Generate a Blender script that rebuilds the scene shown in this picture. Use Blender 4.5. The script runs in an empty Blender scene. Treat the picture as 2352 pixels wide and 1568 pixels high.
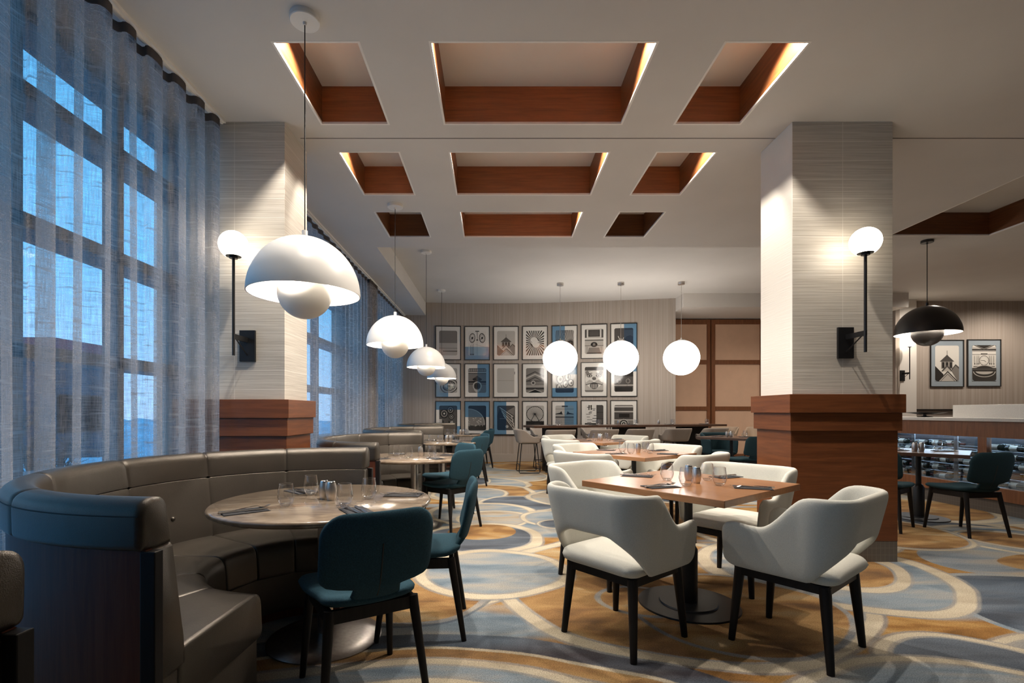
import bpy, math, random
from math import pi, sin, cos, radians, sqrt, atan2
from mathutils import Vector, Matrix

random.seed(11)
D = bpy.data
SC = bpy.context.scene
COL = SC.collection

# ------------------------------------------------------------------ camera
F_PX = 1130.0
cam_d = D.cameras.new('camera'); cam = D.objects.new('camera', cam_d); COL.objects.link(cam)
cam_d.sensor_width = 36.0; cam_d.lens = 36.0 * F_PX / 2352.0
cam_d.shift_x = (1176 - 1137) / 2352.0
cam_d.shift_y = (946 - 784) / 2352.0
cam_d.clip_start = 0.05; cam_d.clip_end = 200
cam.location = (0, 0, 1.2); cam.rotation_euler = (pi / 2, 0, 0)
SC.camera = cam
SC.view_settings.view_transform = 'Standard'
SC.view_settings.look = 'None'
SC.view_settings.exposure = -0.5
SC.view_settings.gamma = 1.0
SC.view_settings.use_curve_mapping = False

# ------------------------------------------------------------------ world: dusk sky
W = D.worlds.new('dusk_sky'); SC.world = W; W.use_nodes = True
wt = W.node_tree; wt.nodes.clear()
w_out = wt.nodes.new('ShaderNodeOutputWorld'); w_bg = wt.nodes.new('ShaderNodeBackground')
w_tc = wt.nodes.new('ShaderNodeTexCoord'); w_sx = wt.nodes.new('ShaderNodeSeparateXYZ')
w_rp = wt.nodes.new('ShaderNodeValToRGB')
wt.links.new(w_tc.outputs['Generated'], w_sx.inputs[0]); wt.links.new(w_sx.outputs['Z'], w_rp.inputs[0])
wt.links.new(w_rp.outputs[0], w_bg.inputs[0]); wt.links.new(w_bg.outputs[0], w_out.inputs[0])
e = w_rp.color_ramp.elements
e[0].position = 0.0; e[0].color = (0.30, 0.52, 0.82, 1)
e[1].position = 0.75; e[1].color = (0.03, 0.27, 0.58, 1)
m_ = e.new(0.22); m_.color = (0.14, 0.46, 0.84, 1)
w_bg.inputs[1].default_value = 3.7

# ------------------------------------------------------------------ lights: lamps of the room and added fill
WARM = (1.0, 0.90, 0.79)
WARM2 = (1.0, 0.90, 0.78)
def spot(loc, power, size=100, blend=0.6, col=WARM, radius=0.035, aim=(0, 0, -1)):
    l = D.lights.new('lamp_or_fill_spot', 'SPOT'); l.energy = power; l.spot_size = radians(size); l.spot_blend = blend
    l.color = col; l.shadow_soft_size = radius
    o = D.objects.new('lamp_or_fill_spot', l); COL.objects.link(o); o.location = loc
    o.rotation_euler = Vector(aim).to_track_quat('-Z', 'Y').to_euler()
    return o
def point(loc, power, col=WARM, radius=0.05):
    l = D.lights.new('lamp_bulb', 'POINT'); l.energy = power; l.color = col; l.shadow_soft_size = radius
    o = D.objects.new('lamp_bulb', l); COL.objects.link(o); o.location = loc
    return o
K = 1.0
# lamps inside the ceiling coffers (hidden behind the near lip of each coffer)
for (x, y, p) in ((-1.19, 3.28, 230), (1.76, 3.28, 240), (-0.10, 3.25, 210), (0.82, 3.25, 300),
                  (-1.19, 4.58, 190), (1.76, 4.58, 190), (0.0, 4.56, 130), (0.78, 4.56, 160),
                  (0.0, 5.88, 150), (0.78, 5.88, 190)):
    spot((x, y, 3.80), p * K, 132, 0.35, WARM, 0.03)
# unseen ceiling spots: inferred over the tables, elsewhere added as warm general fill
for (x, y, z, p, s) in ((-0.85, 2.35, 3.52, 115, 80), (1.0, 1.4, 3.52, 25, 90), (2.9, 1.7, 3.52, 45, 100),
                     (-0.6, -0.9, 3.52, 15, 110), (1.6, -0.9, 3.52, 20, 110), (4.6, 0.6, 3.52, 45, 110),
                     (4.4, 3.4, 3.52, 170, 105), (7.2, 3.4, 3.52, 120, 100), (-0.55, 7.6, 3.82, 150, 95), (-0.55, 10.2, 3.82, 110, 110),
                     (1.6, 7.7, 3.82, 105, 100), (3.3, 6.2, 3.52, 170, 100), (2.9, 9.2, 3.82, 110, 130),
                     (4.3, 9.4, 3.82, 90, 120), (6.4, 10.2, 3.82, 180, 140), (9.9, 10.6, 3.82, 260, 165), (11.8, 10.6, 3.82, 260, 165), (7.6, 8.2, 3.82, 220, 150)):
    spot((x, y, z), p * K, s, 0.7, WARM, 0.04)

# ------------------------------------------------------------------ materials
def nmat(name):
    m = D.materials.new(name); m.use_nodes = True
    nt = m.node_tree; b = nt.nodes['Principled BSDF']
    return m, nt, b
def N(nt, typ, **kw):
    n = nt.nodes.new(typ)
    for k, v in kw.items(): setattr(n, k, v)
    return n
def L(nt, a, b): nt.links.new(a, b)
def simple(name, col, rough=0.5, metal=0.0, spec=0.5, noise=0.0, nscale=40, bump=0.0, bscale=300, coat=0.0, stretch=None):
    m, nt, b = nmat(name)
    b.inputs['Base Color'].default_value = (*col, 1); b.inputs['Roughness'].default_value = rough
    b.inputs['Metallic'].default_value = metal; b.inputs['Specular IOR Level'].default_value = spec
    if coat: b.inputs['Coat Weight'].default_value = coat; b.inputs['Coat Roughness'].default_value = 0.05
    if noise or bump:
        tc = N(nt, 'ShaderNodeTexCoord'); mp = N(nt, 'ShaderNodeMapping'); L(nt, tc.outputs['Object'], mp.inputs[0])
        if stretch: mp.inputs['Scale'].default_value = stretch
    if noise:
        n = N(nt, 'ShaderNodeTexNoise'); n.inputs['Scale'].default_value = nscale; n.inputs['Detail'].default_value = 4
        L(nt, mp.outputs[0], n.inputs['Vector'])
        r = N(nt, 'ShaderNodeValToRGB'); L(nt, n.outputs[0], r.inputs[0])
        r.color_ramp.elements[0].position = 0.3; r.color_ramp.elements[1].position = 0.7
        r.color_ramp.elements[0].color = (*[c * (1 - noise) for c in col], 1)
        r.color_ramp.elements[1].color = (*[min(1, c * (1 + noise)) for c in col], 1)
        L(nt, r.outputs[0], b.inputs['Base Color'])
    if bump:
        n2 = N(nt, 'ShaderNodeTexNoise'); n2.inputs['Scale'].default_value = bscale; n2.inputs['Detail'].default_value = 2
        L(nt, mp.outputs[0], n2.inputs['Vector'])
        bp = N(nt, 'ShaderNodeBump'); bp.inputs['Strength'].default_value = bump; bp.inputs['Distance'].default_value = 0.004
        L(nt, n2.outputs[0], bp.inputs['Height']); L(nt, bp.outputs[0], b.inputs['Normal'])
    return m
def wood(name, c0, c1, rough=0.35, scale=(1, 14, 14), nscale=3.0, coat=0.0):
    m, nt, b = nmat(name)
    tc = N(nt, 'ShaderNodeTexCoord'); mp = N(nt, 'ShaderNodeMapping'); mp.inputs['Scale'].default_value = scale
    L(nt, tc.outputs['Object'], mp.inputs[0])
    n = N(nt, 'ShaderNodeTexNoise'); n.inputs['Scale'].default_value = nscale; n.inputs['Detail'].default_value = 8
    n.inputs['Roughness'].default_value = 0.65; n.inputs['Distortion'].default_value = 0.6
    L(nt, mp.outputs[0], n.inputs['Vector'])
    r = N(nt, 'ShaderNodeValToRGB'); L(nt, n.outputs[0], r.inputs[0])
    r.color_ramp.elements[0].position = 0.32; r.color_ramp.elements[0].color = (*c0, 1)
    r.color_ramp.elements[1].position = 0.68; r.color_ramp.elements[1].color = (*c1, 1)
    L(nt, r.outputs[0], b.inputs['Base Color']); b.inputs['Roughness'].default_value = rough
    if coat: b.inputs['Coat Weight'].default_value = coat; b.inputs['Coat Roughness'].default_value = 0.12
    return m
def emit(name, col, s):
    m = D.materials.new(name); m.use_nodes = True; nt = m.node_tree; nt.nodes.clear()
    o = N(nt, 'ShaderNodeOutputMaterial'); em = N(nt, 'ShaderNodeEmission'); em.inputs[0].default_value = (*col, 1); em.inputs[1].default_value = s
    L(nt, em.outputs[0], o.inputs[0]); return m

M = {}
M['ceiling'] = simple('ceiling_paint', (0.60, 0.575, 0.54), 0.7, noise=0.03, nscale=1.5)
M['white_trim'] = simple('white_reveal', (0.82, 0.79, 0.74), 0.5)
M['soffit'] = simple('soffit_paint', (0.60, 0.56, 0.51), 0.7)
M['coffer_wood'] = wood('coffer_wood', (0.11, 0.036, 0.010), (0.20, 0.072, 0.022), 0.42, (1.2, 1.2, 22), 2.2)
M['col_wood'] = wood('column_wood', (0.105, 0.031, 0.009), (0.19, 0.062, 0.019), 0.40, (1.0, 1.0, 16), 2.4)
M['door_wood'] = wood('door_wood', (0.14, 0.05, 0.02), (0.23, 0.09, 0.035), 0.4, (10, 10, 1.0), 3)
M['counter_wood'] = wood('counter_wood', (0.15, 0.055, 0.022), (0.25, 0.10, 0.04), 0.36, (10, 10, 1.0), 3)
M['table_wood'] = wood('table_wood', (0.25, 0.112, 0.046), (0.37, 0.178, 0.078), 0.28, (18, 1.4, 18), 2.2, coat=0.25)
M['dark_table'] = wood('dark_table_wood', (0.055, 0.028, 0.018), (0.10, 0.052, 0.03), 0.3, (14, 1.4, 14), 2.2, coat=0.2)
M['booth_wood'] = wood('booth_panel_wood', (0.075, 0.019, 0.009), (0.14, 0.042, 0.018), 0.5, (14, 14, 0.8), 3)
M['booth_wood'].node_tree.nodes['Principled BSDF'].inputs['Specular IOR Level'].default_value = 0.25
M['black'] = simple('black_metal', (0.012, 0.012, 0.013), 0.38, 0.3)
M['black_wood'] = wood('black_wood', (0.005, 0.004, 0.004), (0.010, 0.008, 0.007), 0.48, (14, 14, 1.0), 4)
M['black_wood'].node_tree.nodes['Principled BSDF'].inputs['Specular IOR Level'].default_value = 0.25
M['shade_white'] = simple('lamp_white', (0.80, 0.78, 0.74), 0.32)
M['shade_black'] = simple('lamp_black', (0.018, 0.016, 0.015), 0.32)
M['chrome'] = simple('polished_steel', (0.72, 0.71, 0.70), 0.14, 1.0)
M['steel'] = simple('brushed_steel', (0.66, 0.62, 0.58), 0.34, 1.0, noise=0.2, nscale=60, stretch=(40, 40, 1))
M['base_steel'] = simple('table_base_steel', (0.33, 0.30, 0.28), 0.3, 1.0, noise=0.12, nscale=50)
M['napkin'] = simple('charcoal_cloth', (0.03, 0.03, 0.034), 0.85, bump=0.4, bscale=700)
M['teal'] = simple('teal_wool', (0.021, 0.058, 0.080), 0.92, spec=0.2, noise=0.25, nscale=260, bump=0.5, bscale=600)
M['teal_dark'] = simple('dark_teal_wool', (0.013, 0.034, 0.042), 0.9, spec=0.2, noise=0.2, nscale=260, bump=0.4, bscale=600)
M['white_fabric'] = simple('cream_wool', (0.56, 0.55, 0.49), 0.92, spec=0.2, noise=0.10, nscale=330, bump=0.45, bscale=650)
M['grey_fabric'] = simple('taupe_upholstery', (0.30, 0.255, 0.215), 0.75, spec=0.3, bump=0.15, bscale=400)
M['tan_fabric'] = simple('tan_upholstery', (0.40, 0.30, 0.215), 0.75, spec=0.3, bump=0.15, bscale=400)
M['blackplastic'] = simple('cable_black', (0.01, 0.01, 0.01), 0.5)
M['quartz'] = simple('speckled_quartz', (0.68, 0.65, 0.60), 0.3, noise=0.12, nscale=160)
M['plinth_tile'] = None
M['carpet_edge'] = None
M['frame_black'] = simple('frame_black', (0.012, 0.011, 0.010), 0.35)
M['globe'] = emit('opal_globe_lit', (1.0, 0.93, 0.85), 14.0)
M['sconce_globe'] = emit('opal_sconce_lit', (1.0, 0.88, 0.72), 16.0)
M['led'] = emit('cooler_led_strip', (0.62, 0.83, 1.0), 42.0)
M['stitch'] = simple('stitch_thread', (0.02, 0.018, 0.016), 0.7)
M['rack'] = simple('rack_metal', (0.35, 0.36, 0.38), 0.3, 1.0)
M['bottle'] = simple('dark_bottle_glass', (0.010, 0.014, 0.010), 0.08, spec=0.8)
M['foil'] = simple('bottle_foil', (0.10, 0.012, 0.015), 0.3, 0.5)
M['wine_label'] = simple('bottle_label', (0.6, 0.58, 0.5), 0.6)
M['cooler_in'] = simple('cooler_interior', (0.09, 0.095, 0.11), 0.4)
M['snow'] = simple('snow', (0.62, 0.68, 0.78), 0.8, noise=0.3, nscale=0.9)
M['far_brick'] = simple('far_building', (0.06, 0.065, 0.085), 0.8, noise=0.3, nscale=1.5)
M['far_red'] = simple('far_building_red', (0.32, 0.06, 0.08), 0.8)
M['shrub'] = simple('bare_shrub', (0.07, 0.075, 0.07), 0.9, noise=0.4, nscale=6)
M['sash'] = simple('window_frame_metal', (0.10, 0.11, 0.13), 0.5)
M['plaster'] = simple('wall_plaster', (0.34, 0.31, 0.28), 0.8)
M['panel_fabric'] = simple('door_panel_screen', (0.62, 0.40, 0.27), 0.6, noise=0.04, nscale=4)

def leather():
    m, nt, b = nmat('bronze_leather')
    tc = N(nt, 'ShaderNodeTexCoord')
    n = N(nt, 'ShaderNodeTexNoise'); n.inputs['Scale'].default_value = 6; n.inputs['Detail'].default_value = 3
    L(nt, tc.outputs['Object'], n.inputs['Vector'])
    r = N(nt, 'ShaderNodeValToRGB'); L(nt, n.outputs[0], r.inputs[0])
    r.color_ramp.elements[0].color = (0.030, 0.025, 0.020, 1); r.color_ramp.elements[1].color = (0.046, 0.038, 0.030, 1)
    L(nt, r.outputs[0], b.inputs['Base Color'])
    b.inputs['Roughness'].default_value = 0.36; b.inputs['Specular IOR Level'].default_value = 0.9; b.inputs['Specular Tint'].default_value = (1.0, 0.93, 0.83, 1); b.inputs['Metallic'].default_value = 0.3
    n2 = N(nt, 'ShaderNodeTexNoise'); n2.inputs['Scale'].default_value = 420; L(nt, tc.outputs['Object'], n2.inputs['Vector'])
    n3 = N(nt, 'ShaderNodeTexNoise'); n3.inputs['Scale'].default_value = 9; L(nt, tc.outputs['Object'], n3.inputs['Vector'])
    ad = N(nt, 'ShaderNodeMath', operation='MULTIPLY_ADD'); L(nt, n3.outputs[0], ad.inputs[0]); ad.inputs[1].default_value = 2.0; L(nt, n2.outputs[0], ad.inputs[2])
    bp = N(nt, 'ShaderNodeBump'); bp.inputs['Strength'].default_value = 0.22; bp.inputs['Distance'].default_value = 0.004
    L(nt, ad.outputs[0], bp.inputs['Height']); L(nt, bp.outputs[0], b.inputs['Normal'])
    return m
M['leather'] = leather()

def stone():
    m, nt, b = nmat('polished_brown_stone')
    tc = N(nt, 'ShaderNodeTexCoord'); mp = N(nt, 'ShaderNodeMapping'); mp.inputs['Scale'].default_value = (3, 9, 3)
    L(nt, tc.outputs['Object'], mp.inputs[0])
    n = N(nt, 'ShaderNodeTexNoise'); n.inputs['Scale'].default_value = 2.2; n.inputs['Detail'].default_value = 9; n.inputs['Distortion'].default_value = 0.8
    L(nt, mp.outputs[0], n.inputs['Vector'])
    r = N(nt, 'ShaderNodeValToRGB'); L(nt, n.outputs[0], r.inputs[0])
    r.color_ramp.elements[0].position = 0.3; r.color_ramp.elements[0].color = (0.14, 0.10, 0.07, 1)
    r.color_ramp.elements[1].position = 0.7; r.color_ramp.elements[1].color = (0.31, 0.24, 0.17, 1)
    L(nt, r.outputs[0], b.inputs['Base Color']); b.inputs['Roughness'].default_value = 0.13
    b.inputs['Coat Weight'].default_value = 0.3; b.inputs['Coat Roughness'].default_value = 0.04
    return m
M['stone'] = stone()

def glassy(name, tint=(0.97, 0.98, 0.98), boost=1.0, rough=0.0):
    m = D.materials.new(name); m.use_nodes = True; nt = m.node_tree; nt.nodes.clear()
    o = N(nt, 'ShaderNodeOutputMaterial'); t = N(nt, 'ShaderNodeBsdfTransparent'); t.inputs[0].default_value = (*tint, 1)
    g = N(nt, 'ShaderNodeBsdfGlossy'); g.inputs['Roughness'].default_value = rough
    f = N(nt, 'ShaderNodeLayerWeight'); f.inputs[0].default_value = 0.5
    pw = N(nt, 'ShaderNodeMath', operation='POWER'); L(nt, f.outputs['Facing'], pw.inputs[0]); pw.inputs[1].default_value = 1.9
    mu = N(nt, 'ShaderNodeMath', operation='MULTIPLY_ADD'); mu.inputs[1].default_value = 0.9 * boost; mu.inputs[2].default_value = 0.05 * boost; mu.use_clamp = True
    L(nt, pw.outputs[0], mu.inputs[0])
    mx = N(nt, 'ShaderNodeMixShader'); L(nt, mu.outputs[0], mx.inputs[0]); L(nt, t.outputs[0], mx.inputs[1]); L(nt, g.outputs[0], mx.inputs[2])
    L(nt, mx.outputs[0], o.inputs[0]); return m
M['glass'] = glassy('clear_drinking_glass', (0.975, 0.98, 0.985), 1.35, 0.02)
M['pane'] = glassy('window_glass', (0.93, 0.96, 0.98), 0.7)
M['cooler_glass'] = glassy('cooler_glass', (0.85, 0.9, 0.95), 1.0)

def curtain_mat(name, col, openness, hem=False):
    m = D.materials.new(name); m.use_nodes = True; nt = m.node_tree; nt.nodes.clear()
    o = N(nt, 'ShaderNodeOutputMaterial')
    tc = N(nt, 'ShaderNodeTexCoord')
    def streak(sc, nscale, detail=3):
        mp = N(nt, 'ShaderNodeMapping'); mp.inputs['Scale'].default_value = sc; L(nt, tc.outputs['UV'], mp.inputs[0])
        n = N(nt, 'ShaderNodeTexNoise'); n.inputs['Scale'].default_value = nscale; n.inputs['Detail'].default_value = detail
        L(nt, mp.outputs[0], n.inputs['Vector']); return n
    h = streak((9, 170, 1), 1.0); h2 = streak((170, 9, 1), 1.0); sl = streak((5, 46, 1), 1.0, 2)
    ad = N(nt, 'ShaderNodeMath', operation='ADD'); L(nt, h.outputs[0], ad.inputs[0]); L(nt, h2.outputs[0], ad.inputs[1])
    mr = N(nt, 'ShaderNodeMapRange'); L(nt, ad.outputs[0], mr.inputs[0])
    mr.inputs[1].default_value = 0.75; mr.inputs[2].default_value = 1.25
    mr.inputs[3].default_value = openness * 0.62; mr.inputs[4].default_value = openness * 1.35
    slr = N(nt, 'ShaderNodeMapRange'); L(nt, sl.outputs[0], slr.inputs[0]); slr.inputs[1].default_value = 0.60; slr.inputs[2].default_value = 0.68
    slr.inputs[3].default_value = 1.0; slr.inputs[4].default_value = 0.45
    mu = N(nt, 'ShaderNodeMath', operation='MULTIPLY'); mu.use_clamp = True; L(nt, mr.outputs[0], mu.inputs[0]); L(nt, slr.outputs[0], mu.inputs[1])
    df = N(nt, 'ShaderNodeBsdfDiffuse'); df.inputs[0].default_value = (*col, 1)
    tl = N(nt, 'ShaderNodeBsdfTranslucent'); tl.inputs[0].default_value = (*[min(.85, c * (0.9 if hem else 2.1)) for c in col], 1)
    m1 = N(nt, 'ShaderNodeMixShader'); m1.inputs[0].default_value = 0.12 if hem else 0.5
    L(nt, df.outputs[0], m1.inputs[1]); L(nt, tl.outputs[0], m1.inputs[2])
    tr = N(nt, 'ShaderNodeBsdfTransparent')
    m2 = N(nt, 'ShaderNodeMixShader'); L(nt, mu.outputs[0], m2.inputs[0]); L(nt, m1.outputs[0], m2.inputs[1]); L(nt, tr.outputs[0], m2.inputs[2])
    L(nt, m2.outputs[0], o.inputs[0]); return m
M['curtain'] = curtain_mat('sheer_linen', (0.34, 0.315, 0.30), 0.52)
M['hem'] = curtain_mat('linen_heading_tape', (0.10, 0.085, 0.075), 0.03, True)

def wallpaper():
    m, nt, b = nmat('ribbed_taupe_wallpaper')
    tc = N(nt, 'ShaderNodeTexCoord'); mp = N(nt, 'ShaderNodeMapping'); mp.inputs['Scale'].default_value = (34, 34, 0.25)
    L(nt, tc.outputs['Object'], mp.inputs[0])
    n = N(nt, 'ShaderNodeTexNoise'); n.inputs['Scale'].default_value = 1.4; n.inputs['Detail'].default_value = 5; L(nt, mp.outputs[0], n.inputs['Vector'])
    r = N(nt, 'ShaderNodeValToRGB'); L(nt, n.outputs[0], r.inputs[0])
    r.color_ramp.elements[0].position = 0.35; r.color_ramp.elements[0].color = (0.275, 0.225, 0.185, 1)
    r.color_ramp.elements[1].position = 0.65; r.color_ramp.elements[1].color = (0.35, 0.30, 0.255, 1)
    L(nt, r.outputs[0], b.inputs['Base Color']); b.inputs['Roughness'].default_value = 0.75
    bp = N(nt, 'ShaderNodeBump'); bp.inputs['Strength'].default_value = 0.3; bp.inputs['Distance'].default_value = 0.004
    L(nt, n.outputs[0], bp.inputs['Height']); L(nt, bp.outputs[0], b.inputs['Normal'])
    return m
M['wallpaper'] = wallpaper()

def fracline(nt, sock, period, offset, width):
    """1 inside a joint of the given width, 0 elsewhere"""
    a = N(nt, 'ShaderNodeMath', operation='ADD'); L(nt, sock, a.inputs[0]); a.inputs[1].default_value = -offset
    d = N(nt, 'ShaderNodeMath', operation='DIVIDE'); L(nt, a.outputs[0], d.inputs[0]); d.inputs[1].default_value = period
    f = N(nt, 'ShaderNodeMath', operation='FRACT'); L(nt, d.outputs[0], f.inputs[0])
    c = N(nt, 'ShaderNodeMath', operation='LESS_THAN'); L(nt, f.outputs[0], c.inputs[0]); c.inputs[1].default_value = width / period
    return c.outputs[0]
def tile_mat(name, xoff):
    m, nt, b = nmat(name)
    tc = N(nt, 'ShaderNodeTexCoord'); sx = N(nt, 'ShaderNodeSeparateXYZ'); L(nt, tc.outputs['Object'], sx.inputs[0])
    jz = fracline(nt, sx.outputs['Z'], 0.1535, 0.0, 0.0035)
    jx = fracline(nt, sx.outputs['X'], 0.405, xoff, 0.0030)
    mx = N(nt, 'ShaderNodeMath', operation='MAXIMUM'); L(nt, jz, mx.inputs[0]); L(nt, jx, mx.inputs[1])
    mp = N(nt, 'ShaderNodeMapping'); mp.inputs['Scale'].default_value = (2.5, 2.5, 170); L(nt, tc.outputs['Object'], mp.inputs[0])
    n = N(nt, 'ShaderNodeTexNoise'); n.inputs['Scale'].default_value = 1.0; n.inputs['Detail'].default_value = 3; L(nt, mp.outputs[0], n.inputs['Vector'])
    r = N(nt, 'ShaderNodeValToRGB'); L(nt, n.outputs[0], r.inputs[0])
    r.color_ramp.elements[0].position = 0.35; r.color_ramp.elements[0].color = (0.455, 0.415, 0.355, 1)
    r.color_ramp.elements[1].position = 0.62; r.color_ramp.elements[1].color = (0.60, 0.56, 0.49, 1)
    mc = N(nt, 'ShaderNodeMixRGB'); L(nt, mx.outputs[0], mc.inputs[0]); L(nt, r.outputs[0], mc.inputs[1]); mc.inputs[2].default_value = (0.74, 0.70, 0.63, 1)
    L(nt, mc.outputs[0], b.inputs['Base Color']); b.inputs['Roughness'].default_value = 0.42
    bp = N(nt, 'ShaderNodeBump'); bp.inputs['Strength'].default_value = 0.35; bp.inputs['Distance'].default_value = 0.003
    L(nt, n.outputs[0], bp.inputs['Height']); L(nt, bp.outputs[0], b.inputs['Normal'])
    return m
M['tile'] = tile_mat('combed_cream_tile', 0.0)
def plinth_mat():
    m, nt, b = nmat('grey_mosaic_plinth')
    tc = N(nt, 'ShaderNodeTexCoord'); sx = N(nt, 'ShaderNodeSeparateXYZ'); L(nt, tc.outputs['Object'], sx.inputs[0])
    ad = N(nt, 'ShaderNodeMath', operation='ADD'); L(nt, sx.outputs['X'], ad.inputs[0]); L(nt, sx.outputs['Y'], ad.inputs[1])
    jz = fracline(nt, sx.outputs['Z'], 0.055, 0.0, 0.003); jx = fracline(nt, ad.outputs[0], 0.035, 0.0, 0.0025)
    mx = N(nt, 'ShaderNodeMath', operation='MAXIMUM'); L(nt, jz, mx.inputs[0]); L(nt, jx, mx.inputs[1])
    mc = N(nt, 'ShaderNodeMixRGB'); L(nt, mx.outputs[0], mc.inputs[0]); mc.inputs[1].default_value = (0.115, 0.098, 0.082, 1); mc.inputs[2].default_value = (0.17, 0.15, 0.125, 1)
    L(nt, mc.outputs[0], b.inputs['Base Color']); b.inputs['Roughness'].default_value = 0.4
    return m
M['plinth_tile'] = plinth_mat()

# carpet: overlapping rings painted one over another
def carpet():
    m, nt, b = nmat('ring_pattern_carpet')
    tc = N(nt, 'ShaderNodeTexCoord')
    nw = N(nt, 'ShaderNodeTexNoise'); nw.inputs['Scale'].default_value = 1.1; nw.inputs['Detail'].default_value = 1
    L(nt, tc.outputs['Object'], nw.inputs['Vector'])
    wv = N(nt, 'ShaderNodeVectorMath', operation='MULTIPLY_ADD'); L(nt, nw.outputs['Color'], wv.inputs[0])
    wv.inputs[1].default_value = (0.22, 0.22, 0); wv.inputs[2].default_value = (-0.11, -0.11, 0)
    nf = N(nt, 'ShaderNodeTexNoise'); nf.inputs['Scale'].default_value = 90; nf.inputs['Detail'].default_value = 1
    L(nt, tc.outputs['Object'], nf.inputs['Vector'])
    wf = N(nt, 'ShaderNodeVectorMath', operation='MULTIPLY_ADD'); L(nt, nf.outputs['Color'], wf.inputs[0])
    wf.inputs[1].default_value = (0.012, 0.012, 0); L(nt, wv.outputs[0], wf.inputs[2])
    ps = N(nt, 'ShaderNodeVectorMath', operation='ADD'); L(nt, tc.outputs['Object'], ps.inputs[0]); L(nt, wf.outputs[0], ps.inputs[1])
    fl = N(nt, 'ShaderNodeVectorMath', operation='MULTIPLY'); L(nt, ps.outputs[0], fl.inputs[0]); fl.inputs[1].default_value = (1, 1, 0)
    P = fl.outputs[0]
    def ntex(sc, nscale, off=(0, 0, 0), det=5):
        mp = N(nt, 'ShaderNodeMapping'); mp.inputs['Scale'].default_value = sc; mp.inputs['Location'].default_value = off
        L(nt, tc.outputs['Object'], mp.inputs[0])
        n = N(nt, 'ShaderNodeTexNoise'); n.inputs['Scale'].default_value = nscale; n.inputs['Detail'].default_value = det; n.inputs['Distortion'].default_value = 0.5
        L(nt, mp.outputs[0], n.inputs['Vector']); return n.outputs[0]
    def ramp(sock, *st):
        r = N(nt, 'ShaderNodeValToRGB'); L(nt, sock, r.inputs[0])
        el = r.color_ramp.elements
        el[0].position = st[0][0]; el[0].color = (*st[0][1], 1); el[1].position = st[-1][0]; el[1].color = (*st[-1][1], 1)
        for p, c in st[1:-1]:
            q = el.new(p); q.color = (*c, 1)
        return r.outputs[0]
    n1 = ntex((0.9, 3.2, 1), 1.6); n2 = ntex((1.0, 2.4, 1), 2.1, (5, 3, 0)); n3 = ntex((1, 3.5, 1), 1.3, (9, 1, 0))
    blue = ramp(n1, (0.30, (0.115, 0.165, 0.215)), (0.46, (0.22, 0.27, 0.31)), (0.60, (0.33, 0.33, 0.31)), (0.72, (0.42, 0.37, 0.29)))
    gold = ramp(n2, (0.30, (0.14, 0.068, 0.022)), (0.46, (0.29, 0.145, 0.042)), (0.60, (0.42, 0.245, 0.085)), (0.74, (0.46, 0.36, 0.21)))
    navy = ramp(n3, (0.35, (0.035, 0.045, 0.065)), (0.65, (0.12, 0.15, 0.19)))
    cream = ramp(n3, (0.35, (0.46, 0.39, 0.28)), (0.65, (0.60, 0.52, 0.385)))
    grey = ramp(n1, (0.3, (0.19, 0.21, 0.23)), (0.7, (0.40, 0.36, 0.30)))
    mid = ramp(n2, (0.3, (0.27, 0.19, 0.10)), (0.5, (0.38, 0.33, 0.26)), (0.7, (0.25, 0.30, 0.33)))
    T = dict(b=blue, g=gold, n=navy, c=cream, y=grey, m=mid)
    nb = ntex((0.35, 1.5, 1), 1.0, (2, 2, 0), 2)
    sb = N(nt, 'ShaderNodeMapRange'); L(nt, nb, sb.inputs[0]); sb.inputs[1].default_value = 0.46; sb.inputs[2].default_value = 0.52
    mixb = N(nt, 'ShaderNodeMixRGB'); L(nt, sb.outputs[0], mixb.inputs[0]); L(nt, blue, mixb.inputs[1]); L(nt, gold, mixb.inputs[2])
    cur = mixb.outputs[0]
    def paint(fac, colsock):
        nonlocal cur
        mx = N(nt, 'ShaderNodeMixRGB'); L(nt, fac, mx.inputs[0]); L(nt, cur, mx.inputs[1])
        L(nt, colsock, mx.inputs[2]); cur = mx.outputs[0]
    def ringz(cx, cy, r, fill, w=0.07, rc='c', edge='y', sy=1.0, op=0.9):
        if sy != 1.0:
            sc = N(nt, 'ShaderNodeVectorMath', operation='MULTIPLY'); L(nt, P, sc.inputs[0]); sc.inputs[1].default_value = (1, 1 / sy, 0); src = sc.outputs[0]
        else: src = P
        d = N(nt, 'ShaderNodeVectorMath', operation='DISTANCE'); L(nt, src, d.inputs[0]); d.inputs[1].default_value = (cx, cy / sy, 0)
        dv = d.outputs['Value']
        def inside(rr, op=1.0):
            a = N(nt, 'ShaderNodeMapRange'); L(nt, dv, a.inputs[0]); a.inputs[1].default_value = rr - 0.006; a.inputs[2].default_value = rr + 0.006
            a.inputs[3].default_value = op; a.inputs[4].default_value = 0.0; return a.outputs[0]
        if edge: paint(inside(r + w / 2 + 0.022, 0.75), T[edge])
        if rc: paint(inside(r + w / 2), T[rc])
        if edge: paint(inside(r - w / 2, 0.9), T['y'])
        if fill: paint(inside(r - w / 2 - (0.02 if edge else 0), op), T[fill])
    rs = random.Random(5)
    # background rings beyond the measured ones
    fills = ['b', 'g', 'm', 'n', 'b', 'g']
    for i in range(13):
        ringz(rs.uniform(2.4, 6.5), rs.uniform(4.9, 12.5), rs.uniform(0.45, 0.95), fills[i % 6], rs.uniform(0.05, 0.10), sy=rs.uniform(0.8, 1.2))
    ringz(-0.4, 0.30, 2.42, 'n', 0.02, None, None)
    ringz(-0.4, 0.28, 2.24, 'g', 0.03, 'c', None)
    ringz(-0.4, 0.25, 2.10, 'b', 0.06)
    ringz(-0.4, 0.20, 1.95, 'm', 0.05)
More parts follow.
